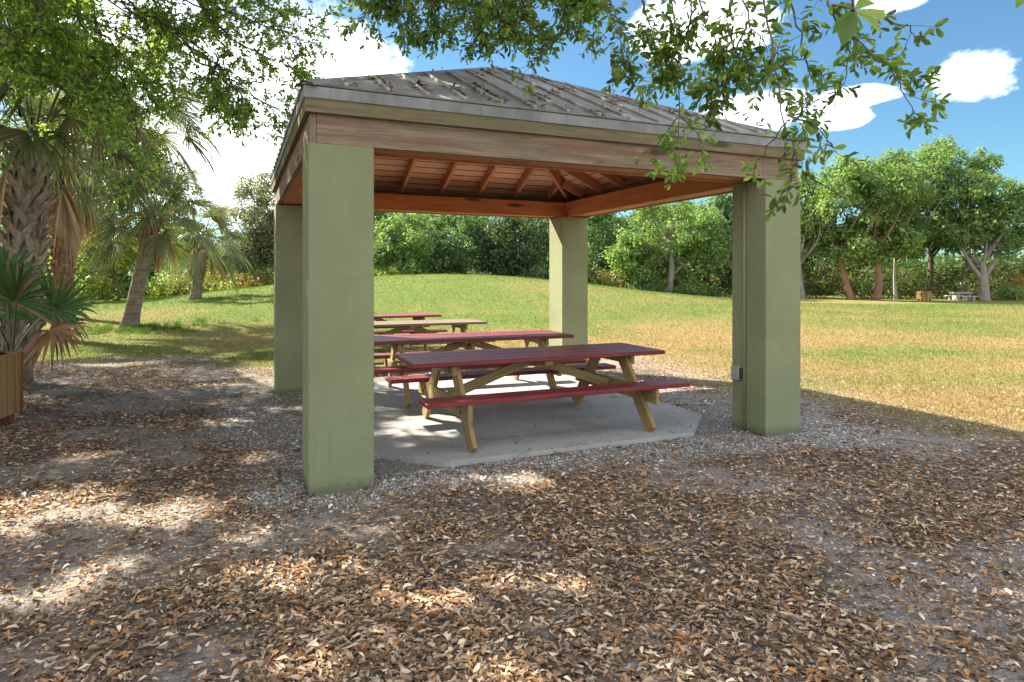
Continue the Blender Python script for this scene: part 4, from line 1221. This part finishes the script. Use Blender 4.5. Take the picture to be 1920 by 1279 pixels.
RNG = np.random.default_rng(91)
LP = np.array([(.34, .225, .14), (.24, .145, .085), (.43, .315, .215), (.14, .085, .052), (.54, .43, .31), (.36, .18, .075), (.31, .23, .165), (.19, .12, .075)])
def leaves_at(x, y, s0, s1, z_add=.004):
    n = len(x)
    z = ground_z(x, y) + z_add + RNG.random(n) ** 2 * .016
    on = in_slab(x, y); z[on] = .039
    P = np.stack([x, y, z], -1)
    a = RNG.uniform(0, 2 * PI, n)
    Dv = np.stack([np.cos(a), np.sin(a), RNG.normal(0, .16, n)], -1)
    Nv = np.stack([RNG.normal(0, .2, n), RNG.normal(0, .2, n), np.ones(n)], -1)
    flip = RNG.random(n) < .5; Nv[flip] *= -1
    c_ = LP[RNG.integers(0, len(LP), n)] * RNG.uniform(.65, 1.85, (n, 1))
    return P, Dv, Nv, s0 + (s1 - s0) * RNG.random(n) ** 1.5, c_, RNG.uniform(-.5, .7, n) * RNG.random(n)
sets = []
x, y, d = scatter(440000, 1.9, 19, 2)
g_, l_, gr_, li_, ba_ = masks(x, y)
clump = fbm(x * 3.1, y * 3.1, 71, 3)
keep = (RNG.random(len(x)) < np.clip(li_ * (.30 + .75 * (clump - .45)), 0.0, 1) * (.85 + .30 * sstep(2.5, 5.0, d))) & ~in_col(x, y) & ~in_slab(x, y)
x, y = x[keep], y[keep]
sets.append(leaves_at(x, y, .013, .060))
xs_ = RNG.uniform(.5, 4.1, 150); ys_ = .3 + 4.0 * RNG.random(150) ** 1.5
sets.append(leaves_at(xs_, ys_, .03, .055))
A_ = [np.concatenate([s[i] for s in sets]) for i in range(6)]
fl = link('fallen_leaves', leaf_mesh('fallen_leaves', A_[0], A_[1], A_[2], A_[3], RNG.uniform(.30, .48, len(A_[0])), np.clip(A_[4], .01, 1), .45, A_[5]), M['litter'])
tag(fl, 'brown and tan dead oak leaves strewn over the sandy ground', 'fallen leaves', kind='stuff')
# dead leaves caught along the seams of the roof
RP, RDv, RN, RS, RC = [], [], [], [], []
for k in range(4):
    a, b2 = cor[k], cor[(k + 1) % 4]
    nrm = np.cross(b2 - a, AP - a); nrm /= np.linalg.norm(nrm)
    u = (b2 - a) / np.linalg.norm(b2 - a); L = np.linalg.norm(b2 - a); upv = np.cross(nrm, u); run = np.linalg.norm(AP - (a + b2) / 2)
    for j in range(1, 16):
        s0 = L * j / 16; top = run * (1 - abs(2 * s0 / L - 1)) - .1
        if top < .1: continue
        m = int(120 * top)
        q = RNG.uniform(.03, top, m)
        kp = vnoise(q * 3.1, np.full(m, j * 3.7 + k * 50), 97) > .48
        q = q[kp]; m = len(q)
        sd = np.where(RNG.random(m) < .8, 1, -1) * (.02 + np.abs(RNG.normal(0, .022, m)))
        P = a + u * (s0 + sd)[:, None] + upv * q[:, None] + nrm * (.018 + RNG.random((m, 1)) * .012)
        RP.append(P); RDv.append(upv * RNG.normal(0, 1, (m, 1)) + u * RNG.normal(0, .6, (m, 1)) + nrm * RNG.normal(0, .15, (m, 1)))
        RN.append(nrm + rand_unit(m) * .4); RS.append(RNG.uniform(.03, .06, m)); RC.append(np.array([(.30, .19, .10), (.20, .12, .06), (.42, .32, .2), (.12, .08, .05)])[RNG.integers(0, 4, m)] * RNG.uniform(.6, 1.2, (m, 1)))
rl = link('roof_leaves', leaf_mesh('roof_leaves', np.concatenate(RP), np.concatenate(RDv), np.concatenate(RN), np.concatenate(RS), .42, np.clip(np.concatenate(RC), .01, 1), .4, .3), M['litter'])
tag(rl, 'brown dead leaves caught along the seams of the metal roof', 'fallen leaves', kind='stuff')
# twigs among the leaves
tw = MB()
for k in range(240):
    x, y, d = scatter(1, 2.2, 9, 2); x = x[0]; y = y[0]
    if in_slab(np.array([x]), np.array([y]))[0] or in_col(np.array([x]), np.array([y]))[0]: continue
    a = RNG.uniform(0, 2 * PI); L = RNG.uniform(.06, .30) if k % 9 else RNG.uniform(.3, .7)
    z = float(ground_z(x, y)) + .014
    p0 = np.array([x, y, z]); d0 = np.array([math.cos(a), math.sin(a), 0])
    sd = np.array([-d0[1], d0[0], 0]) * RNG.normal(0, .09) * L
    tw.tube([p0, p0 + d0 * L * .35 + sd, p0 + d0 * L * .7 + sd * .6 + UP * .004, p0 + d0 * L - UP * .004], [.0035, .003, .0025, .0015], 5)
tag(tw.build('fallen_twigs', M['bark'], None), 'thin dry twigs scattered among the dead leaves', 'twigs', kind='stuff')
# gravel: tiny faceted stones
x, y, d = scatter(230000, 2.6, 13, 2)
g_, l_, gr_, li_, ba_ = masks(x, y)
inn = (x > .62) & (x < 3.98) & (y > .42) & (y < 4.2)
keep = (RNG.random(len(x)) < np.clip(g_ * 1.0 + .05 * ba_ * (1 - l_), 0, 1) * np.where(in_slab(x, y), np.where(inn, .006, .07), 1)) & ~in_col(x, y)
x, y = x[keep], y[keep]; n = len(x)
z = np.where(in_slab(x, y), .036, ground_z(x, y) + .001)
s_ = RNG.uniform(.0035, .0095, n) * (1 + (RNG.random(n) < .04) * .9)
a = RNG.uniform(0, 2 * PI, n)
e1 = np.stack([np.cos(a), np.sin(a), RNG.normal(0, .25, n)], -1) * (s_ * RNG.uniform(.9, 1.6, n))[:, None]
e2 = np.stack([-np.sin(a), np.cos(a), RNG.normal(0, .25, n)], -1) * (s_ * RNG.uniform(.7, 1.1, n))[:, None]
e3 = np.stack([np.zeros(n), np.zeros(n), s_ * RNG.uniform(.5, .9, n)], -1)
P = np.stack([x, y, z], -1)
V = np.stack([P + e1, P + e2, P - e1, P - e2, P + e3 + e1 * .2, P + e3 * .9 - e1 * .3], 1).reshape(-1, 3)
b0 = (np.arange(n) * 6)[:, None]
F = np.concatenate([b0 + np.array([[0, 1, 4]]), b0 + np.array([[1, 5, 4]]), b0 + np.array([[1, 2, 5]]), b0 + np.array([[2, 3, 5]]), b0 + np.array([[3, 4, 5]]), b0 + np.array([[3, 0, 4]])], 0)
tone = RNG.choice([.16, .28, .38, .48, .62, .78], n, p=[.12, .24, .26, .2, .12, .06])
cl = np.stack([tone, tone * .95, tone * .88], -1) * RNG.uniform(.85, 1.15, (n, 1))
gv = link('gravel', np_mesh('gravel', V, F, 3, np.repeat(cl, 6, 0)), M['stone'])
tag(gv, 'grey shell gravel spread round the columns and slab', 'gravel', kind='stuff')
# turf blades
def blades(n, dmin, dmax, h0, h1, wd):
    x, y, d = scatter(n, dmin, dmax, 2)
    g_, l_, gr_, li_, ba_ = masks(x, y)
    keep = (RNG.random(len(x)) < l_ * 1.0 + .012 * (1 - g_)) & ~in_slab(x, y) & ~in_col(x, y)
    x, y, gr_ = x[keep], y[keep], gr_[keep]; n = len(x); d = d[keep]
    z = ground_z(x, y) - .003
    P = np.stack([x, y, z], -1); a = RNG.uniform(0, 2 * PI, n)
    sc = (.7 + d / 18.)
    w = (wd * RNG.uniform(.7, 1.3, n) * sc)[:, None]; h = (RNG.uniform(h0, h1, n) * (.8 + d / 40))[:, None]
    B = np.stack([np.cos(a), np.sin(a), np.zeros(n)], -1)
    ln = np.stack([RNG.normal(0, .55, n), RNG.normal(0, .55, n), np.ones(n)], -1)
    V = np.stack([P - B * w, P + B * w, P + ln * h], 1).reshape(-1, 3)
    F = np.arange(n * 3).reshape(n, 3)
    gg = np.clip(gr_ * 1.0 + .08 + RNG.normal(0, .22, n), 0, 1)[:, None]
    dry = np.array([(.34, .245, .12), (.28, .195, .09), (.39, .295, .155), (.225, .15, .07)])[RNG.integers(0, 4, n)]
    gre = np.array([(.11, .172, .034), (.08, .132, .025), (.15, .21, .05), (.18, .20, .058)])[RNG.integers(0, 4, n)]
    c_ = (gre * gg + dry * (1 - gg)) * RNG.uniform(.85, 1.15, (n, 1))
    return V, F, np.repeat(c_, 3, 0)
V1, F1, C1 = blades(330000, 6, 34, .018, .045, .0045)
gs = link('grass', np_mesh('grass', V1, F1, 3, C1), M['grass'])
tag(gs, 'short tan and green park grass', 'grass', kind='stuff')
# taller fresh tufts round the leaning palm and a few in the litter
RNG = np.random.default_rng(93)
VV = []; CCC = []
pc0 = gp(242, 17.0)
tufts = [(pc0[0] + RNG.normal(0, 1.0), pc0[1] + RNG.normal(-.4, .6), .14, 40) for _ in range(90)] + \
        [(pc0[0] + RNG.normal(-2, 1.0), pc0[1] + RNG.normal(0, .7), .14, 40) for _ in range(30)]
for (px, d) in ((1056, 4.2), (1905, 4.9), (1570, 3.0), (70, 4.6), (95, 5.0), (1790, 6.0), (1850, 5.8), (1500, 6.3)):
    p = spot(px, d); tufts += [(p[0] + RNG.normal(0, .05), p[1] + RNG.normal(0, .05), .045, 14) for _ in range(3)]
for tx, ty, th_, nb_ in tufts:
    a = RNG.uniform(0, 2 * PI, nb_); P = np.stack([tx + RNG.normal(0, th_ * .35, nb_), ty + RNG.normal(0, th_ * .35, nb_), np.zeros(nb_)], -1)
    P[:, 2] = ground_z(P[:, 0], P[:, 1]) - .004
    B = np.stack([np.cos(a), np.sin(a), np.zeros(nb_)], -1) * (.035 * th_)
    T = P + np.stack([RNG.normal(0, .5, nb_), RNG.normal(0, .5, nb_), RNG.uniform(.6, 1.2, nb_)], -1) * th_
    VV.append(np.stack([P - B, P + B, T], 1).reshape(-1, 3)); CCC.append(np.repeat(np.array([(.09, .17, .03)]) * RNG.uniform(.7, 1.4, (nb_, 1)), 3, 0))
VV = np.concatenate(VV); CCC = np.concatenate(CCC)
gt = link('grass_tufts', np_mesh('grass_tufts', VV, np.arange(len(VV)).reshape(-1, 3), 3, CCC), M['grass'])
tag(gt, 'fresh green grass tufts round the leaning palm', 'grass', kind='stuff')

# ----------------------------------------------------------------- sky, sun, camera
SUN = Vector((-SUN_A, SUN_B, 1.0)).normalized()
elev = math.asin(SUN.z); azim = math.atan2(SUN.x, SUN.y)
wd = bpy.data.worlds.new('World'); S.world = wd; wd.use_nodes = True
nt = wd.node_tree; nt.nodes.clear()
class WN(NT):
    def __init__(s, t): s.t = t
w_ = WN(nt)
out = w_.n('ShaderNodeOutputWorld'); bg = w_.n('ShaderNodeBackground')
sky = w_.n('ShaderNodeTexSky'); sky.sky_type = 'NISHITA'; sky.sun_disc = False
sky.sun_elevation = elev; sky.sun_rotation = azim
sky.air_density = 1.0; sky.dust_density = .6; sky.ozone_density = 1.5
tc = w_.n('ShaderNodeTexCoord')
def vm(op, a, b=None):
    nd = w_.n('ShaderNodeVectorMath', operation=op)
    w_.l(a, nd.inputs[0])
    if b is not None: nd.inputs[1].default_value = tuple(b)
    return nd.outputs['Value'] if op == 'DOT_PRODUCT' else nd.outputs[0]
dirv = vm('NORMALIZE', tc.outputs['Generated'])
mp = w_.n('ShaderNodeMapping'); mp.inputs['Scale'].default_value = (1, 1, 1.6); w_.l(dirv, mp.inputs[0])
puff = w_.noise(mp.outputs[0], 9.0, 8, .62, .25)
fine = w_.noise(mp.outputs[0], 26.0, 6, .6, .2)
pn = w_.math('ADD', w_.math('MULTIPLY', w_.math('SUBTRACT', puff, .5), 1.7), w_.math('MULTIPLY', w_.math('SUBTRACT', fine, .5), 1.0))
total = None
CLOUDS = [(1815, 142, 60, 42), (1560, 222, 52, 18), (1410, 208, 84, 32), (1320, 50, 110, 50), (600, 150, 130, 85), (480, 260, 190, 150), (340, 160, 240, 200), (1680, -30, 60, 40), (660, 215, 260, 60), (1600, 182, 70, 16)]
for (px, py, sx_, sy_) in CLOUDS:
    v = FW + RT * ((px - 960) / FPX) + UP * ((HOR - py) / FPX); L = np.linalg.norm(v); v = v / L
    r_ = np.cross(v, UP); r_ /= np.linalg.norm(r_); u_ = np.cross(r_, v)
    a1 = w_.math('DIVIDE', vm('DOT_PRODUCT', dirv, r_), sx_ / FPX / L)
    a2 = w_.math('DIVIDE', vm('DOT_PRODUCT', dirv, u_), sy_ / FPX / L)
    fr = w_.math('GREATER_THAN', vm('DOT_PRODUCT', dirv, v), .2)
    q = w_.math('SUBTRACT', 1.15, w_.math('SQRT', w_.math('ADD', w_.math('POWER', w_.math('ABSOLUTE', a1), 2.4), w_.math('POWER', w_.math('ABSOLUTE', a2), 2.4))))
    q = w_.math('MAXIMUM', w_.math('MULTIPLY', w_.math('ADD', q, 3.0), fr), 0.0)
    total = q if total is None else w_.math('MAXIMUM', total, q)
gen = w_.math('MULTIPLY', w_.math('SUBTRACT', w_.noise(mp.outputs[0], 2.6, 6, .6, .2), .44), 3.0)   # unseen clouds added behind and overhead as white fill light
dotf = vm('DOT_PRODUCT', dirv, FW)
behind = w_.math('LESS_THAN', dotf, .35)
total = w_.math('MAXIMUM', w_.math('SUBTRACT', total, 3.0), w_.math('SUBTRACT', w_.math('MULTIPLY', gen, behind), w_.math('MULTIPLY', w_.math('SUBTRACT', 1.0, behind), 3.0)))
cm = w_.math('MULTIPLY', w_.math('ADD', w_.math('ADD', total, pn), .22), 1.15, True)
cm = w_.ramp(cm, [(0.0, 0), (.45, .55), (1.0, 1)], 'EASE')
skyc = w_.mix(1.0, sky.outputs[0], (.33, .49, .54), 'MULTIPLY')
CLOUD_V = 11.0  # set well past white so the added clouds give more fill
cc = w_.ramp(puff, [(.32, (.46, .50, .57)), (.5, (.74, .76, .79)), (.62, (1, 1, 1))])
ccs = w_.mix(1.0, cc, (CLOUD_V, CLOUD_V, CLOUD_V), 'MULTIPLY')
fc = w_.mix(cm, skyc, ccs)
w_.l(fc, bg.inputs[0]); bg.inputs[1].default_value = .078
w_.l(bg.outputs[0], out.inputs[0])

sl_ = bpy.data.lights.new('sun', 'SUN'); sl_.energy = 4.2; sl_.angle = R(.53); sl_.color = (1, .93, .80)
so = bpy.data.objects.new('sun', sl_); COL.objects.link(so)
so.rotation_euler = (-SUN).to_track_quat('-Z', 'Y').to_euler(); so.location = (-10, 12, 20)

cam = bpy.data.cameras.new('camera'); co = bpy.data.objects.new('camera', cam); COL.objects.link(co)
co.location = CAM.tolist(); co.rotation_euler = (R(90), 0, -YAW)
cam.sensor_width = 36; cam.lens = FPX / 1920 * 36; cam.shift_y = -(639.5 - HOR) / 1920
cam.clip_start = .05; cam.clip_end = 3000
S.camera = co
S.view_settings.view_transform = 'Standard'; S.view_settings.look = 'None'
S.view_settings.exposure = 2.08; S.view_settings.gamma = 1; S.view_settings.use_curve_mapping = False
S.cycles.max_bounces = 8; S.cycles.transparent_max_bounces = 4
S.cycles.use_denoising = True
